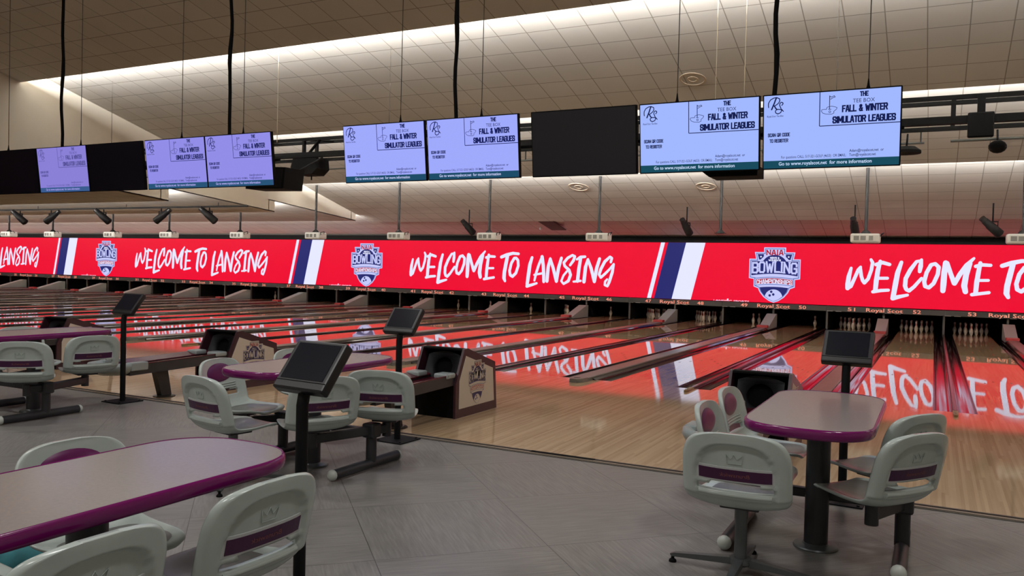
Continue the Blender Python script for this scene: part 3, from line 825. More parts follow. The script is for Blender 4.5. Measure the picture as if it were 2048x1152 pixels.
def make_pedestal(o, a0):
    b = MB(); b.cyl((0, 0), .036, .075, .405, 20); b.build('pedestal', M_POST, o)
    b = MB(); b.lathe([(.0, .10), (.062, .098), (.066, .07), (.05, .055), (0, .055)], 20)
    foot = b.build('star_base', M_POST, o)
    for k in range(4):
        a = PI/2*k+a0; dx, dy = math.cos(a), math.sin(a)
        b = MB(); px, py = -dy, dx
        def fn(p, q): return (dx*p[0]+px*(q-.5)*(.056-.06*p[0]), dy*p[0]+py*(q-.5)*(.056-.06*p[0]), p[1])
        b.prism([(.04, .058), (.405, .036), (.415, .050), (.39, .060), (.04, .098)], fn)
        b.build('star_leg', M_POST, o)
        b = MB(); b.lathe([(0, .045), (.010, .045), (.010, .022), (.022, .012), (.024, 0), (0, 0)], 14, c=(dx*.40, dy*.40, 0)); b.build('glide', M_MATTE, o)

# name, x, y, heading (degrees, 0 faces +x, 90 faces the lanes), pedestal?, label
PEDS = []
CHAIRS = [
 (.505, -7.13, 92, True, 'pale chair standing alone at the near end of the right table, back to the camera', 'chairs at the right table'),
 (.40, -6.42, 0, False, 'chair on the left side of the right table, nearer of the two', 'chairs at the right table'),
 (.37, -5.62, -2, False, 'chair on the left side of the right table, nearer the ball return', 'chairs at the right table'),
 (1.17, -6.62, 145, False, 'chair on the right side of the right table, nearer of the two', 'chairs at the right table'),
 (1.17, -5.87, 146, False, 'chair on the right side of the right table, nearer the lanes', 'chairs at the right table'),
 (-3.43, -7.24, 80, True, 'chair with star base standing alone at the near end of the middle table', 'chairs at the middle table'),
 (-3.95, -6.60, 10, False, 'chair with plum pad facing the camera at the left of the middle table', 'chairs at the middle table'),
 (-2.97, -6.84, 152, False, 'chair right behind the near console pole at the middle table', 'chairs at the middle table'),
 (-2.75, -6.13, 110, False, 'chair with its back turned squarely to the camera right of the middle table', 'chairs at the middle table'),
 (-4.07, -5.57, -5, False, 'chair mostly hidden behind the near console at the far side of the middle table', 'chairs at the middle table'),
 (-7.10, -6.60, 135, False, 'chair at the left edge with its back to the camera at the far left table', 'chairs at the far left table'),
 (-7.28, -5.80, 163, False, 'chair at the far left table beside the thin black console pole', 'chairs at the far left table'),
 (-8.35, -5.75, 0, False, 'chair peeking over the far left table from behind', 'chairs at the far left table'),
 (-1.88, -9.48, 0, False, 'chair with plum pad behind the big foreground table at left', 'chairs at the foreground table'),
 (-1.19, -9.48, 178, False, 'large foreground chair at the right side of the foreground table', 'chairs at the foreground table'),
 (-1.95, -10.20, 2, False, 'chair cut by the lower left corner of the picture at the foreground table', 'chairs at the foreground table'),
 (-1.16, -10.28, 178, False, 'nearest foreground chair cut by the bottom of the picture', 'chairs at the foreground table'),
]
chair0 = None
for x, y, hd, ped, lab, grp in CHAIRS:
    rz = math.radians(hd-90)
    if chair0 is None: chair0 = o = make_chair(); o.location = (x, y, 0); o.rotation_euler = (0, 0, rz); o['label'] = lab; o['group'] = grp
    else: o = dup(chair0, (x, y, 0), rz, lab, grp)
    if ped: PEDS.append(o)
ped0 = None
for o, a0 in zip(PEDS, (-.03, -.82)): make_pedestal(o, a0)

# ------------------------------------------------------------------ tables
def table_outline(w, l, n=22):
    """oblong top: straight long sides and full rounded ends"""
    hw, hl, E = w/2, l/2, .31
    pts = []
    for s in (1, -1):
        for k in range(n+1):
            a = PI*k/n; c, q = math.cos(a), math.sin(a)
            x = math.copysign(abs(c)**(2/2.9), c)*hw
            pts.append((s*x, s*(hl-E+E*q**(2/2.2))))
    return pts
def table(x, y, label, joints, col_dy=0.0):
    """joints: side, list of chair pivots (world) carried by that side's frame"""
    t = thing('bowlers_table', label, 'table', (x, y, 0), 0, 'tables with plum edges')
    W, L, Z = .73, 1.69, .90
    ol = table_outline(W-.03, L-.03)
    b = MB(); b.prism(ol, lambda p, q: (p[0], p[1], Z-.04+.04*q)); b.build('tabletop', M_TOP, t)
    b = MB(); o2 = table_outline(W, L); n = len(ol); vs = []; fs = []
    prof = [(0, .0005), (.35, .003), (.8, -.008), (1, -.028), (.8, -.048), (.35, -.058), (-.5, -.058)]
    for k, (q, dz) in enumerate(prof):
        for i in range(n):
            a, c = ol[i], o2[i]; vs.append((a[0]+(c[0]-a[0])*q, a[1]+(c[1]-a[1])*q, Z+dz))
    for k in range(len(prof)-1):
        for i in range(n): fs.append((k*n+i, (k+1)*n+i, (k+1)*n+(i+1) % n, k*n+(i+1) % n))
    b.add(vs, fs, 0, True); b.build('edge_band', M_BAND, t)
    cy = col_dy
    b = MB(); b.cyl((0, cy), .074, .0, Z-.05, 28); b.bbox((-.2, -.35, Z-.06), (.2, .35, Z-.042), .004); b.build('column', M_FRAME, t)
    b = MB(); b.lathe([(.074, .030), (.085, .022), (.135, .014), (.140, .006), (.140, 0), (0, 0)], 32, c=(0, cy, 0)); b.build('base_plate', M_POST, t)
    for side, jy, bar0, bar1, piv in joints:
        jx = side*.50
        b = MB(); b.tube([(jx, bar0+.03, .048), (jx, bar1-.03, .048)], .043, 18); bar = b.build('floor_bar', M_FRAME, t)
        for yy in (bar0, bar1):
            b = MB(); b.sphere((jx, yy+(.03 if yy == bar0 else -.03), .048), .046, 0, 16, (1, .8, 1)); b.build('end_cap', M_WCAP, bar)
        b = MB(); b.tube([(jx, jy, .06), (jx, jy, .33)], .046, 16); b.bbox((jx-.062, jy-.062, .27), (jx+.062, jy+.062, .395), .018); b.build('support_post', M_FRAME, t)
        b = MB(); b.bbox((min(0, jx), cy-.03, .285) if abs(cy-jy) < .08 else (min(0, jx), jy-.03, .285), (max(0, jx), jy+.03, .345), .008)
        b.build('cross_beam', M_FRAME, t)
        for px, py in piv:
            dx, dy = px-x-jx, py-y-jy; d = math.hypot(dx, dy); a = math.atan2(dy, dx)
            T = Matrix.Translation((jx, jy, 0)) @ Matrix.Rotation(a, 4, 'Z')
            b = MB(); b.bbox((.03, -.034, .295), (d+.02, .034, .372), .010, 0, T)
            b.cyl((px-x, py-y), .040, .265, .384, 18); b.build('swing_arm', M_FRAME, t)
    return t
def P(i): return (CHAIRS[i][0], CHAIRS[i][1])
table(.83, -6.37, 'oblong grey table with plum edge at right, console behind it', [(1, .12, -.42, .55, [P(3), P(4)]), (-1, .12, -.42, .55, [P(1), P(2)])])
table(-3.30, -6.46, 'oblong grey table with plum edge in the middle, behind the near console', [(1, .18, -.36, .60, [P(7), P(8)]), (-1, .18, -.36, .60, [P(6), P(9)])])
table(-7.58, -6.22, 'oblong grey table with plum edge at the far left', [(1, -.18, -.70, .24, [P(10), P(11)]), (-1, -.18, -.70, .24, [P(12)])])
table(-1.38, -9.95, 'large oblong grey table with plum edge in the left foreground', [(1, .18, -.36, .60, [P(14), P(16)]), (-1, .18, -.36, .60, [P(13), P(15)])])

# ------------------------------------------------------------------ touch consoles
def console(tilt=38):
    t = thing('score_console', 'x', 'console')
    b = MB(); b.bbox((-.17, -.17, 0), (.17, .17, .012), .004)
    for sx in (-1, 1):
        for sy in (-1, 1): b.cyl((sx*.135, sy*.135), .012, .012, .020, 10)
    b.build('base_plate', M_DARK, t)
    b = MB(); b.tube([(0, 0, .01), (0, 0, 1.00), (0, .012, 1.06), (0, .05, 1.12), (0, .075, 1.16)], .032, 16); b.build('pole', M_DARK, t)
    T = Matrix.Translation((0, .055, 1.205)) @ Matrix.Rotation(math.radians(-tilt), 4, 'X')
    b = MB(); b.bbox((-.185, -.012, -.155), (.185, .050, .150), .012, 0, T); b.bbox((-.06, .05, -.08), (.06, .075, .05), .008, 0, T); head = b.build('display_head', M_BEZEL, t)
    b = MB(); b.box((-.155, -.0145, -.095), (.155, -.011, .128), 0, T); b.build('screen', M_SCREEN, head)
    b = MB(); b.box((-.18, -.0135, -.108), (.18, -.0115, -.104), 0, T); b.build('bezel_seam', M_MATTE, head)
    return t
CONS = [
 (.87, -5.12, -2, 'black scoring console behind the right table'),
 (-3.29, -5.20, -2, 'black scoring console beside the ball return in the middle'),
 (-7.36, -5.24, -2, 'black scoring console standing alone near the far left table'),
 (-1.48, -8.65, -5, 'nearest black scoring console with its dark screen facing the camera'),
]
con0 = None
for x, y, rz, lab in CONS:
    if con0 is None: con0 = o = console(); o.location = (x, y, 0); o.rotation_euler = (0, 0, math.radians(rz)); o['label'] = lab; o['group'] = 'scoring consoles'
    else: dup(con0, (x, y, 0), math.radians(rz), lab, 'scoring consoles')

# ------------------------------------------------------------------ ball returns
def ball_return():
    t = thing('ball_return', 'x', 'ball return')
    W = .30
    prof = [(-.02, 0), (-.02, .40), (.16, .795), (.24, .80), (.92, .585), (.98, 0)]
    # shell: two side walls, top, back, recessed front
    for s in (-1, 1):
        b = MB(); b.prism(prof, lambda p, q: (s*(W-.03+.03*q), p[0], p[1])); sd = b.build('side_panel', M_MAROON, t)
        b = MB(); pp = [(.055, .105), (.055, .43), (.195, .715), (.855, .515), (.905, .105)]
        b.prism(pp, lambda p, q: (s*(W+.004*q), p[0], p[1])); pn = b.build('poster_panel', M_PANEL, sd)
        b = MB()
        k = .00052
        crest(b, lambda p, d: (s*(W+.0045+.0005*d), .47+s*p[0]*k*.86, .645-(p[1]-62)*k)); b.build('championship_crest', [M_PANEL, M_PRS, M_PRN, M_PRR, M_PANEL], sd)
    b = MB()
    b.prism([(.16, .795), (.24, .80), (.24, .78), (.16, .775)], lambda p, q: (-W+.03+q*(2*W-.06), p[0], p[1]))
    b.prism([(.24, .80), (.92, .585), (.92, .565), (.24, .78)], lambda p, q: (-W+.03+q*(2*W-.06), p[0], p[1]))
    b.prism([(.92, .585), (.98, 0), (.955, 0), (.90, .57)], lambda p, q: (-W+.03+q*(2*W-.06), p[0], p[1]))
    b.prism([(-.0, 0), (-.0, .40), (.03, .40), (.03, 0)], lambda p, q: (-W+.03+q*(2*W-.06), p[0], p[1]))
    b.build('hood_cover', M_MATTE, t)
    # front moulding with the round ball opening
    b = MB(); n = 36; cx, cz, r = 0, .17, .135
    def fr(p, d=0): return (p[0], .075+p[1]*.415+d, .40+p[1]*.91)     # p[1] 0..~.42 up the sloping face
    outer = []
    for k in range(n):
        a = 2*PI*k/n; dx, dz = math.cos(a), math.sin(a)
        sc = min(.225/abs(dx) if abs(dx) > 1e-6 else 9, ((.385-cz) if dz > 0 else cz)/abs(dz) if abs(dz) > 1e-6 else 9)
        x, z = cx+dx*sc, cz+dz*sc
        if z > cz: z = min(z, .385-.05*(abs(x)/.225)**2)
        outer.append((x, z))
    vs = []; fs = []
    for k in range(n):
        a = 2*PI*k/n
        vs += [fr(outer[k]), fr((cx+r*math.cos(a), cz+r*math.sin(a)), .012), fr((cx+r*.93*math.cos(a), cz+r*.93*math.sin(a)), .07)]
    for k in range(n):
        k2 = (k+1) % n
        fs += [(3*k, 3*k2, 3*k2+1, 3*k+1), (3*k+1, 3*k2+1, 3*k2+2, 3*k+2)]
    b.add(vs, fs, 0, True); mo = b.build('front_moulding', M_HOODF, t)
    b = MB(); vs = [fr((cx+r*.93*math.cos(2*PI*k/n), cz+r*.93*math.sin(2*PI*k/n)), .069) for k in range(n)]; b.add(vs, [list(range(n))]); b.build('dark_opening', M_PIT, mo)
    # rack: two track rails with a trough between, from the hood towards the seats
    y0, y1, z0, z1 = .10, -1.50, .475, .44
    L = lambda q: (y0+(y1-y0)*q, z0+(z1-z0)*q)
    for s in (-1, 1):
        b = MB(); b.prism([(s*.13, .0), (s*.25, .035), (s*.27, .035), (s*.27, -.085), (s*.20, -.085), (s*.13, -.05)], lambda p, q: (p[0], L(q)[0], L(q)[1]+p[1])); b.build('rack_rail', M_FRAME, t)
        b = MB(); b.prism([(s*.12, .008), (s*.245, .046), (s*.272, .046), (s*.272, .036), (s*.25, .036), (s*.12, -.004)], lambda p, q: (p[0], L(q)[0]-.0, L(q)[1]+p[1])); b.build('track_strip', M_TRACK, t)
        b = MB(); b.bbox((min(s*.10, s*.285), -.19, .475), (max(s*.10, s*.285), .0, .535), .018); b.build('guide_block', M_TRIMG, t)
    b = MB(); b.prism([(-.14, -.03), (.14, -.03), (.14, -.06), (-.14, -.06)], lambda p, q: (p[0], L(q)[0], L(q)[1]+p[1])); b.build('trough', M_TRACK, t)
    # rounded end basin
    b = MB(); n = 20
    ring = lambda w, l, z: [(w*math.cos(a), -1.50-l*math.sin(a), z) for a in [PI*k/n for k in range(n+1)]]
    secs = [ring(.20, .20, .36), ring(.27, .27, .40), ring(.30, .31, .46), ring(.295, .30, .50), ring(.25, .255, .508), ring(.20, .20, .47)]
    vs = []; fs = []
    for q in secs: vs += q
    m = n+1
    for i in range(len(secs)-1):
        for k in range(n): fs.append((i*m+k, i*m+k+1, (i+1)*m+k+1, (i+1)*m+k))
    fs.append([5*m+k for k in range(m)]); fs.append([k for k in range(m)][::-1])
    b.add(vs, fs, 0, True)
    for s in (-1, 1): b.bbox((min(s*.19, s*.295), -1.50, .41), (max(s*.19, s*.295), -1.26, .51), .012)
    b.build('end_basin', M_TRIMG, t)
    # leg
    b = MB(); b.prism([(-.85, .0), (-.70, .0), (-.78, .42), (-.97, .42)], lambda p, q: (-.045+.09*q, p[0]+.0, p[1])); b.build('leg', M_FRAME, t)
    b = MB(); b.lathe([(0, .02), (.10, .016), (.135, .008), (.135, 0), (0, 0)], 24, c=(0, -.78, 0)); b.build('foot_plate', M_EDGE, t)
    return t
BRS = [
 (-.03, -3.88, 'ball return behind the right table, seen from its front'),
 (-3.70, -3.88, 'ball return in the middle showing its whole white side poster'),
 (-7.32, -3.88, 'ball return left of centre, its long rack reaching to the left'),
 (-10.95, -3.88, 'ball return at the far left, half hidden by the far left table'),
]
br0 = None
for x, y, lab in BRS:
    if br0 is None: br0 = o = ball_return(); o.location = (x, y, 0); o['label'] = lab; o['group'] = 'ball returns'
    else: dup(br0, (x, y, 0), 0, lab, 'ball returns')

# the seating stands on the raised floor
EYE = Vector((1.4614, -11.9754, 1.7433)); KS = .891
bag = thing('cloth_bag', 'teal cloth bag with brown patterned side on the floor under the foreground table', 'bag', (-2.80, -9.30, 0), .5)
b = MB(); b.sphere((0, 0, .16), .30, 0, 20, (1, .75, .53)); b.build('bag_body', M_TEAL, bag)
b = MB(); b.bbox((-.22, -.27, .01), (.22, -.16, .15), .03); b.build('side_pocket', M_BRWN, bag)
for o in list(C.objects):
    if o.parent is None and o.type == 'EMPTY' and o.get('category') in ('chair', 'table', 'console', 'bag'):
        o.location = EYE+(o.location-EYE)*KS; o.scale = (KS, KS, KS)

# ------------------------------------------------------------------ televisions above the approach
TVZ, TVY, TVW, TVH, TILT = 3.355, -2.45, 1.415, .83, math.radians(7)
tints = [((162, 184, 255), (18, 28, 78), (22, 74, 92)), ((160, 170, 252), (22, 30, 92), (28, 76, 104)), ((146, 142, 232), (40, 44, 104), (40, 84, 120)), ((138, 128, 214), (84, 80, 150), (58, 92, 142))]
TM = [(emit('tv picture', srgb(*a), 1.0), emit('tv ink', srgb(*c), 1.0), emit('tv band', srgb(*d), 1.0), emit('tv white', srgb(min(255, a[0]+40), min(255, a[1]+40), 255), 1.0)) for a, c, d in tints]
def tv(lit, ti):
    t = thing('television', 'x', 'television')
    T = Matrix.Rotation(TILT, 4, 'X')
    hw, hh = TVW/2, TVH/2
    b = MB(); b.bbox((-hw, -.02, -hh), (hw, .035, hh), .008, 0, T); b.bbox((-.3, .035, -.25), (.3, .08, .2), .01, 0, T); b.build('casing', M_MATTE, t)
    sw, sh = hw-.014, hh-.014
    pt = lambda u, v, d=0: tuple(T @ Vector((-sw+2*sw*u, -.0215-.0012*d, sh-2*sh*v)))
    if not lit:
        b = MB(); b.flat([(0, 0), (1, 0), (1, 1), (0, 1)], lambda p: pt(*p)); b.build('screen', M_SCREEN, t); return t
    pic, ink, band, whi = TM[ti]
    b = MB(); b.flat([(0, 0), (1, 0), (1, 1), (0, 1)], lambda p: pt(*p)); sc = b.build('screen', pic, t)
    b = MB(); b.flat([(0, .895), (1, .895), (1, 1), (0, 1)], lambda p: pt(p[0], p[1], 1)); b.build('bottom_band', band, sc)
    A = 2*sw/(2*sh)                      # surface units: v; u scaled by A
    f = lambda p: pt(p[0]/A, p[1], 1)
    b = MB(); U = lambda u: u*A
    b.stroke([(U(.425), 0), (U(.425), .45), (U(1), .45)], f, 0, w=.011, round_=False, square=False)
    block(b, 'THE', U(.745), .088, U(.062), -.066, .0145, f)
    add_text(b, 'TEE BOX', U(.743), .165, U(.155), -.05, f)
    block(b, 'FALL & WINTER', U(.75), .283, U(.325), -.094, .0185, f)
    block(b, 'SIMULATOR LEAGUES', U(.745), .425, U(.45), -.094, .0185, f)
    block(b, 'SCAN QR CODE', U(.118), .565, U(.172), -.05, .009, f)
    block(b, 'TO REGISTER', U(.118), .645, U(.145), -.05, .009, f)
    add_text(b, 'For questions CALL: 517-321-GOLF (4653)  OR EMAIL:', U(.382), .868, U(.488), -.036, f, bold=.004)
    add_text(b, 'Adam@royalscot.net  or', U(.770), .812, U(.245), -.036, f, bold=.01)
    add_text(b, 'Tom@royalscot.net', U(.742), .868, U(.19), -.036, f, bold=.01)
    zu = lambda q: (q[0]/3622*A, (q[1]-250+.0795*q[0])/1870) + ((q[2]/1900,) if len(q) > 2 else ())
    for st, w in (([(130,535),(122,480),(128,420),(180,340),(270,290),(350,275),(430,300),(442,350),(420,400),(380,440),(300,490)], 24), ([(345,285),(320,340),(290,420),(215,585)], 36), ([(290,490),(330,550),(370,580)], 32),
                  ([(500,470),(535,430),(525,400),(480,392),(445,425),(438,470),(475,545),(495,600),(470,655),(390,690),(330,665),(320,620),(350,585),(400,572),(500,575),(545,620)], 24)):
        b.stroke([zu(q) for q in st], f, 0, w=w/1900)
    add_text(b, 'Royal Scot Tee Box', U(.088), .293, U(.13), -.024, f, shear=.3, bold=.01)
    for st, w in (([(1800,210),(1800,540)], 18), ([(1800,215),(1840,240),(1920,205),(1945,235),(1885,255),(1820,295)], 14), ([(1775,540),(1840,540)], 14),
                  ([(1580,590),(1600,557),(1650,548),(1720,545),(1728,505),(1750,487),(1850,465),(1940,475),(2000,495),(1985,535),(1915,590),(1920,630),(1860,662),(1700,664),(1620,640),(1580,590)], 12)):
        b.stroke([zu(q) for q in st], f, 0, w=w/1900)
    b.stroke([zu((1808+25*math.cos(k*PI/5), 603+25*math.sin(k*PI/5))) for k in range(11)], f, 0, w=12/1900)
    b.build('announcement_lettering', ink, sc)
    b = MB(); f2 = lambda p: pt(p[0]/A, p[1], 2)
    add_text(b, 'Go to www.royalscot.net  for more information', U(.464), .962, U(.69), -.046, f2, bold=.012); b.build('band_lettering', whi, sc)
    return t
TVS = [
 (.39, True, 0, 'rightmost lit television with the golf league notice'),
 (-1.055, True, 0, 'lit television second from the right, next to the rightmost one'),
 (-2.505, False, 0, 'large blank black television in the right half of the row'),
 (-4.10, True, 1, 'lit television left of the large blank one'),
 (-5.545, True, 1, 'lit television just right of the open gap in the row'),
 (-8.345, True, 2, 'lit television just left of the open gap in the row'),
 (-9.765, True, 2, 'lit television right of the smaller blank one at left'),
 (-11.26, False, 0, 'smaller blank black television at left'),
 (-12.70, True, 3, 'leftmost lit television, dim and violet'),
 (-14.14, False, 0, 'blank black television cut off by the left edge'),
]
proto = {}
for xc, lit, ti, lab in TVS:
    key = (lit, ti)
    if key not in proto:
        o = proto[key] = tv(lit, ti); o.location = (xc, TVY, TVZ); o['label'] = lab; o['group'] = 'hanging televisions'
    else: dup(proto[key], (xc, TVY, TVZ), 0, lab, 'hanging televisions')
for x0, x1, lab in ((-14.85, -7.62, 'long black rail carrying the televisions left of the gap'), (-6.25, 1.12, 'long black rail carrying the televisions right of the gap')):
    b = MB(); b.tube([(x0, TVY+.115, TVZ), (x1, TVY+.115, TVZ)], .022, 8); tag(b.build('mounting_rail', M_MATTE), lab, 'rail')
def ceil_z(y): 
    for ya, za, yb, zb in HS:
        if ya <= y <= yb: return za+(zb-za)*(y-ya)/(yb-ya)
for x, thick, lab in [
 (-14.29, False, 'thin steel cable at the left edge holding the cut off television'),
 (-12.70, True, 'black cable bundle above the leftmost lit television'),
 (-12.16, False, 'thin steel cable right beside the leftmost black bundle'),
 (-9.60, False, 'thin steel cable above the lit television beside the smaller blank one'),
 (-8.53, True, 'black cable bundle above the lit television left of the gap'),
 (-8.23, False, 'thin steel cable just right of the second black bundle'),
 (-5.25, False, 'thin steel cable above the lit television right of the gap'),
 (-4.36, True, 'black cable bundle above the middle of the television row'),
 (-3.95, False, 'thin steel cable just right of the middle black bundle'),
 (-1.305, False, 'thin steel cable above the lit television second from the right'),
 (-.197, True, 'rightmost black cable bundle'),
 (.766, False, 'thin steel cable above the rightmost television'),
]:
    zt = ceil_z(TVY-.03)-.005; z0 = TVZ+TVH/2-.004; L_ = zt-z0
    t = thing('hanging_cable' if not thick else 'cable_bundle', lab, 'cable', (x, TVY-.045, z0), 0, 'black cable bundles' if thick else 'thin steel cables')
    b = MB()
    if thick:
        n = 14
        pts = [(.012*math.sin(i*1.3+x), .012*math.cos(i*.9), L_*i/n) for i in range(n+1)]
        b.tube(pts, .026, 10); b.tube([(p[0]+.03*math.sin(i*.8), p[1]-.015, p[2]) for i, p in enumerate(pts)], .008, 6); b.build('cables', M_MATTE, t)
    else:
        b.tube([(0, 0, .09), (0, 0, L_)], .0055, 8); b.build('wire', M_CABLE, t)
        b = MB(); b.tube([(0, 0, 0), (0, 0, .03), (0, 0, .10)], [.022, .014, .006], 10); b.build('clamp', M_MATTE, t)

# ------------------------------------------------------------------ lighting truss and what hangs from it
TX0, TX1, TYF, TYB, TZB, TZT = -19.0+.2, 7.5, 1.5, 1.9, 4.04, 4.39
t = thing('lighting_truss', 'long black square truss behind the televisions', 'truss', ((TX0+TX1)/2, 1.7, TZB))
ox, oy, oz = (TX0+TX1)/2, 1.7, TZB
for yy, zz_, r in ((TYF, TZT, .032), (TYB, TZT, .03), (TYF, TZB+.02, .055), (TYB, TZB-.03, .03)):
    b = MB(); b.box((TX0-ox, yy-oy-r, zz_-oz-r), (TX1-ox, yy-oy+r, zz_-oz+r)); b.build('chord', M_MATTE, t)
BAYS = [-10.55, -9.3, -6.35, -4.2, -3.3, -1.0, 1.62, 2.9, 4.4, 6.0, -12, -13.5, -15, -16.5, -18]
for x in BAYS:
    for yy in (TYF, TYB):
        b = MB(); b.box((x-ox-.03, yy-oy-.03, 0), (x-ox+.03, yy-oy+.03, TZT-oz)); b.build('upright', M_MATTE, t)
    if x < -4:
        b = MB(); b.tube([(x-ox+.45, TYF-oy, TZT-oz), (x-ox+.1, TYF-oy, .02)], .03, 8); b.tube([(x-ox, TYF-oy, TZT-oz), (x-ox+.5, TYB-oy, TZT-oz)], .025, 8); b.build('brace', M_MATTE, t)
for x in (-17, -8.5, 0, 7):
    z1 = ceil_z(1.7)-oz
    b = MB(); b.tube([(x-ox, 0, TZT-oz), (x-ox, 0, z1-.01)], .006, 8); b.build('hanger', M_CABLE, t)
o = thing('junction_box', 'black square box on the truss right of the televisions', 'box', (1.965, 1.42, 3.78))
b = MB(); b.bbox((-.165, -.06, 0), (.165, .0, .36), .02); b.build('cover', M_MATTE, o); b = MB(); b.box((-.05, -.05, .34), (.05, .0, .60)); b.build('strap', M_MATTE, o)
b = MB(); b.tube([(TX0, 1.95, 3.80), (1.25, 1.95, 3.82)], .018, 10); b.tube([(1.6, 1.95, 3.83), (7.5, 1.95, 3.85)], .022, 10)
for x in (-17, -10.3, -5.5, 1.2, 3, 6): b.box((x-.01, 1.934, 3.81), (x+.01, 1.96, 4.0))
tag(b.build('conduit', M_PIPE), 'thin grey conduit running below the black truss', 'conduit')
# loudspeakers and small fixtures
o = thing('loudspeaker', 'big black box loudspeaker behind the lit television left of the gap', 'loudspeaker', (-10.45, .6, 3.24))
b = MB(); b.prism([(-.55, 0), (.45, -.02), (.50, .40), (-.5, .45)], lambda p, q: (p[0], -.30+.55*q, p[1])); b.build('cabinet', M_MATTE, o)
b = MB(); b.flat([(-.50, .03), (.40, .01), (.45, .37), (-.46, .42)], lambda p: (p[0], -.302, p[1])); b.build('grille', M_DARK, o)
b = MB(); b.tube([(.42, .15, .38), (.42, .88, .745)], .02, 8); b.build('bracket', M_MATTE, o)
o = thing('projector_light', 'rounded black light fixture hanging below the truss in the gap between televisions', 'light fixture', (-10.47, 1.6, 3.64))
b = MB(); b.prism([(-.22, 0), (.22, 0), (.36, .12), (.34, .34), (-.30, .34), (-.36, .16)], lambda p, q: (p[0], -.2+.4*q, p[1])); b.build('housing', M_MATTE, o)
b = MB(); b.tube([(-.24, -.15, -.02), (-.30, -.2, -.10)], [.05, .06], 12); b.build('lens_tube', M_WCAP, o); b = MB(); b.tube([(.05, 0, .0), (.05, 0, -.10)], .015, 8); b.build('stub', M_MATTE, o)
o = thing('disc_light', 'flat black disc fixture peeking out beside the rightmost television', 'light fixture', (1.02, 1.6, 3.60))
b = MB(); b.lathe([(0, .13), (.12, .12), (.2, .06), (.2, .02), (0, 0)], 24); b.build('disc', M_MATTE, o); b = MB(); b.tube([(0, .0, .12), (0, .3, .352)], .014, 8); b.build('arm', M_MATTE, o)
o = thing('spotlight', 'small dark spotlight clamped to the truss below the square box', 'spotlight', (2.2, 1.75, 3.62))
b = MB(); b.sphere((0, 0, .07), .12, 0, 14, (1, .8, .8)); b.build('head', M_DARK, o); b = MB(); b.tube([(0, 0, .1), (0, .15, .335)], .014, 8); b.build('yoke', M_MATTE, o)
o = thing('tray_fixture', 'flat dark tray hanging below the second lit television from the right', 'fixture', (-.76, -2.14, 2.90))
b = MB(); b.prism([(-.36, .12), (-.20, .0), (.36, .0), (.36, .12)], lambda p, q: (p[0], -.13+.4*q, p[1])); b.build('tray', M_MATTE, o); b = MB(); b.box((-.24, -.136, .05), (.20, -.129, .10)); b.build('face_plate', M_DARK, o); b = MB(); b.box((.1, -.13, .12), (.14, -.09, .44)); b.box((.1, -.17, .40), (.14, -.09, .44)); b.build('hanger', M_MATTE, o)

# ------------------------------------------------------------------ pale drop wires
for x, y, z0, z1, lab in ((-11.27, 1.45, 4.36, 0, 'pale drop wire left of the gap between televisions'), (-1.82, 1.45, 4.36, 0, 'left of two pale drop wires above the televisions on the right'), (-1.36, 1.45, 4.36, 0, 'right of two pale drop wires above the televisions on the right')):
    t = thing('drop_wire', lab, 'wire', (x, y, z0), 0, 'pale drop wires'); b = MB(); b.tube([(0, 0, 0), (0, 0, ceil_z(y)-z0-.005)], .006, 6); b.build('wire', M_WIRE, t)

# ------------------------------------------------------------------ projectors on poles
def low_z(y):
    for ya, za, yb, zb in LS[::-1]:
        if ya <= y <= yb: return za+(zb-za)*(y-ya)/(yb-ya)
def projector(with_body, ztop):
    t = thing('projector', 'x', 'projector')
    zb = 2.66
    b = MB(); b.tube([(0, 0, .30), (0, 0, ztop-zb-.005)], .04, 12); b.build('pole', M_DARK if True else 0, t)
    b = MB(); b.lathe([(0, .33), (.05, .33), (.11, .27), (.12, .235), (0, .235)], 16); b.box((-.16, -.02, .235), (.16, .02, .245)); b.build('mount', M_MATTE, t)
    if with_body:
        b = MB(); b.bbox((-.35, -.20, 0), (.35, .20, .235), .04); bd = b.build('body', M_PROJ, t)
        for x0, x1 in ((-.27, -.14), (-.11, .02), (.09, .19)):
            b = MB(); b.bbox((x0, -.204, .06), (x1, -.196, .175), .003); b.build('vent', M_VENT, bd)
        b = MB(); b.tube([(.33, -.1, .12), (.38, -.19, .22), (.43, -.05, .26), (.34, .05, .18)], .012, 8); b.build('cord', M_MATTE, t)
    return t
PJ = [
 (3.30, False, True, 'white projector at the right edge above the video wall'),
 (-.165, False, True, 'white projector on a pole under the rightmost television'),
 (-3.90, False, False, 'bare projector pole without a projector'),
 (-7.52, False, True, 'white projector on a pole under the large blank television'),
 (-11.27, False, True, 'white projector on a pole under the lit television left of the large blank one'),
 (-14.78, False, True, 'white projector on a pole under the lit television right of the gap'),
 (-18.40, False, True, 'white projector on a pole below the open gap, above the blue stripe'),
 (-22.10, True, True, 'white projector on a short grey pole above the letters of LANSING at left'),
 (-25.98, True, True, 'white projector on a short pole above the letters of WELCOME at left'),
 (-29.40, True, True, 'white projector on a short pole above the leftmost whole crest'),
 (-33.40, True, True, 'white projector on a short pole above the leftmost blue stripe'),
 (-36.60, True, True, 'white projector cut off by the left edge'),
]
pj = {}
for x, low_, body, lab in PJ:
    key = (low_, body)
    if key not in pj:
        o = pj[key] = projector(body, low_z(11) if low_ else ceil_z(11)); o.location = (x, 11, 2.66); o['label'] = lab; o['group'] = 'pole mounted projectors'
    else: dup(pj[key], (x, 11, 2.66), 0, lab, 'pole mounted projectors')

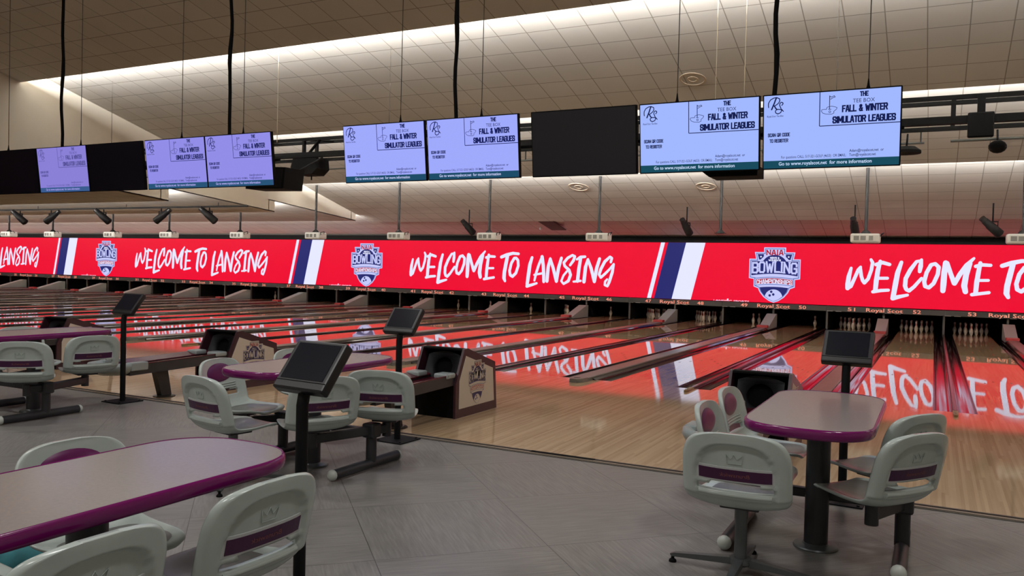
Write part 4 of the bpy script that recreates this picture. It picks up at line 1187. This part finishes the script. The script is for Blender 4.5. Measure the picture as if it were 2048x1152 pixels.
# ------------------------------------------------------------------ spotlights over the lanes
b = MB(); b.tube([(-38, 7.5, 3.565), (-18.2, 7.5, 3.565)], .03, 10)
for x in (-19.5, -24, -29, -34): b.tube([(x, 7.5, 3.57), (x, 7.5, low_z(7.5)-.004)], .01, 6)
tag(b.build('lighting_pipe', M_DARK), 'long dark pipe carrying spotlights under the low ceiling at left', 'pipe')
def spot(stem):
    t = thing('spotlight', 'x', 'spotlight')
    b = MB(); b.tube([(0, 0, stem), (0, 0, -.10)], .02, 8); b.box((-.12, -.02, -.13), (.12, .02, -.10)); b.box((-.13, -.015, -.30), (-.11, .015, -.10)); b.box((.11, -.015, -.30), (.13, .015, -.10)); b.build('yoke', M_MATTE, t)
    b = MB(); d = Vector((.66, .33, -.62)).normalized(); c = Vector((0, 0, -.28))
    b.tube([c-d*.30, c-d*.16, c-d*.1, c+d*.26, c+d*.28], [.09, .10, .115, .125, .10], 16); b.build('barrel', M_DARK, t)
    b = MB(); b.tube([c-d*.40, c-d*.30], [.085, .085], 14); b.build('lamp_house', M_BEZEL, t)
    return t
sp0 = {}
for x, rz, y, z, lab in [
 (-19.9, 0, 7.5, 3.53, 'rightmost spotlight on the dark pipe at left'),
 (-22.2, 180, 7.5, 3.53, 'second spotlight from the right on the dark pipe'),
 (-25.2, 0, 7.5, 3.53, 'middle spotlight on the dark pipe at left'),
 (-28.2, 180, 7.5, 3.53, 'second spotlight from the left edge on the dark pipe'),
 (-30.1, 0, 7.5, 3.53, 'leftmost spotlight on the dark pipe'),
 (-13.6, 40, 13.7, 3.48, 'dark spotlight left of the brown ceiling hatch'),
 (-5.6, 50, 13.7, 3.48, 'dark spotlight beside the bare projector pole'),
 (-.66, 60, 13.7, 3.48, 'dark spotlight behind the projector under the rightmost television'),
 (2.80, 0, 13.7, 3.48, 'dark spotlight near the right edge, tilted to the right'),
]:
    key = y < 10
    if key not in sp0: sp0[key] = o = spot(0 if key else ceil_z(y)-z-.004); o.location = (x, y, z); o.rotation_euler = (0, 0, math.radians(rz)); o['label'] = lab; o['group'] = 'stage spotlights'
    else: dup(sp0[key], (x, y, z), math.radians(rz), lab, 'stage spotlights')
# ceiling hatch, rings, dome camera
def on_ceiling(x, y): return (x, y, ceil_z(y))
o = MB(); z = ceil_z(15.7); o.add([(-11.6,15.3,3.53),(-11.0,15.3,3.53),(-10.85,16.2,3.26),(-11.45,16.2,3.26),(-11.6,15.3,3.56),(-11.0,15.3,3.56),(-10.85,16.2,3.29),(-11.45,16.2,3.29)], [(0,1,2,3),(7,6,5,4),(0,4,5,1),(1,5,6,2),(2,6,7,3),(3,7,4,0)])
tag(o.build('ceiling_hatch', M_HATCH), 'brown loose hatch board in the ceiling above the video wall', 'hatch')
o = MB(); o.sphere((-11.95, 16.3, ceil_z(16.3)-.05), .07); tag(o.build('dome_camera', M_PROJ), 'small white dome camera on the ceiling beside the brown hatch', 'camera')
for x, y, r, lab in ((-8.55, 11.8, .33, 'round speaker ring in the ceiling above the second projector from the gap'), (-4.6, 12.0, .30, 'round speaker ring in the ceiling above the bare pole'), (-2.9, 4.0, .26, 'round ring in the upper ceiling above the blank television')):
    b = MB(); sl = math.atan2(ceil_z(y+.1)-ceil_z(y), .1); T = Matrix.Translation((x, y, ceil_z(y)-.002)) @ Matrix.Rotation(sl, 4, 'X')
    n = 32; 
    for ra, rb in ((r*.86, r), (r*.30, r*.42)):
        vs = []; fs = []
        for k in range(n):
            a = 2*PI*k/n
            for q in (ra, rb):
                vs.append(T @ Vector((q*math.cos(a), q*math.sin(a), -.012))); vs.append(T @ Vector((q*math.cos(a), q*math.sin(a), 0)))
        for k in range(n):
            k2 = (k+1) % n
            fs += [(4*k, 4*k2, 4*k2+2, 4*k+2), (4*k, 4*k+1, 4*k2+1, 4*k2), (4*k+2, 4*k2+2, 4*k2+3, 4*k+3)]
        b.add(vs, fs)
    tag(b.build('ceiling_ring', M_RING), lab, 'ceiling ring', 'ceiling rings')
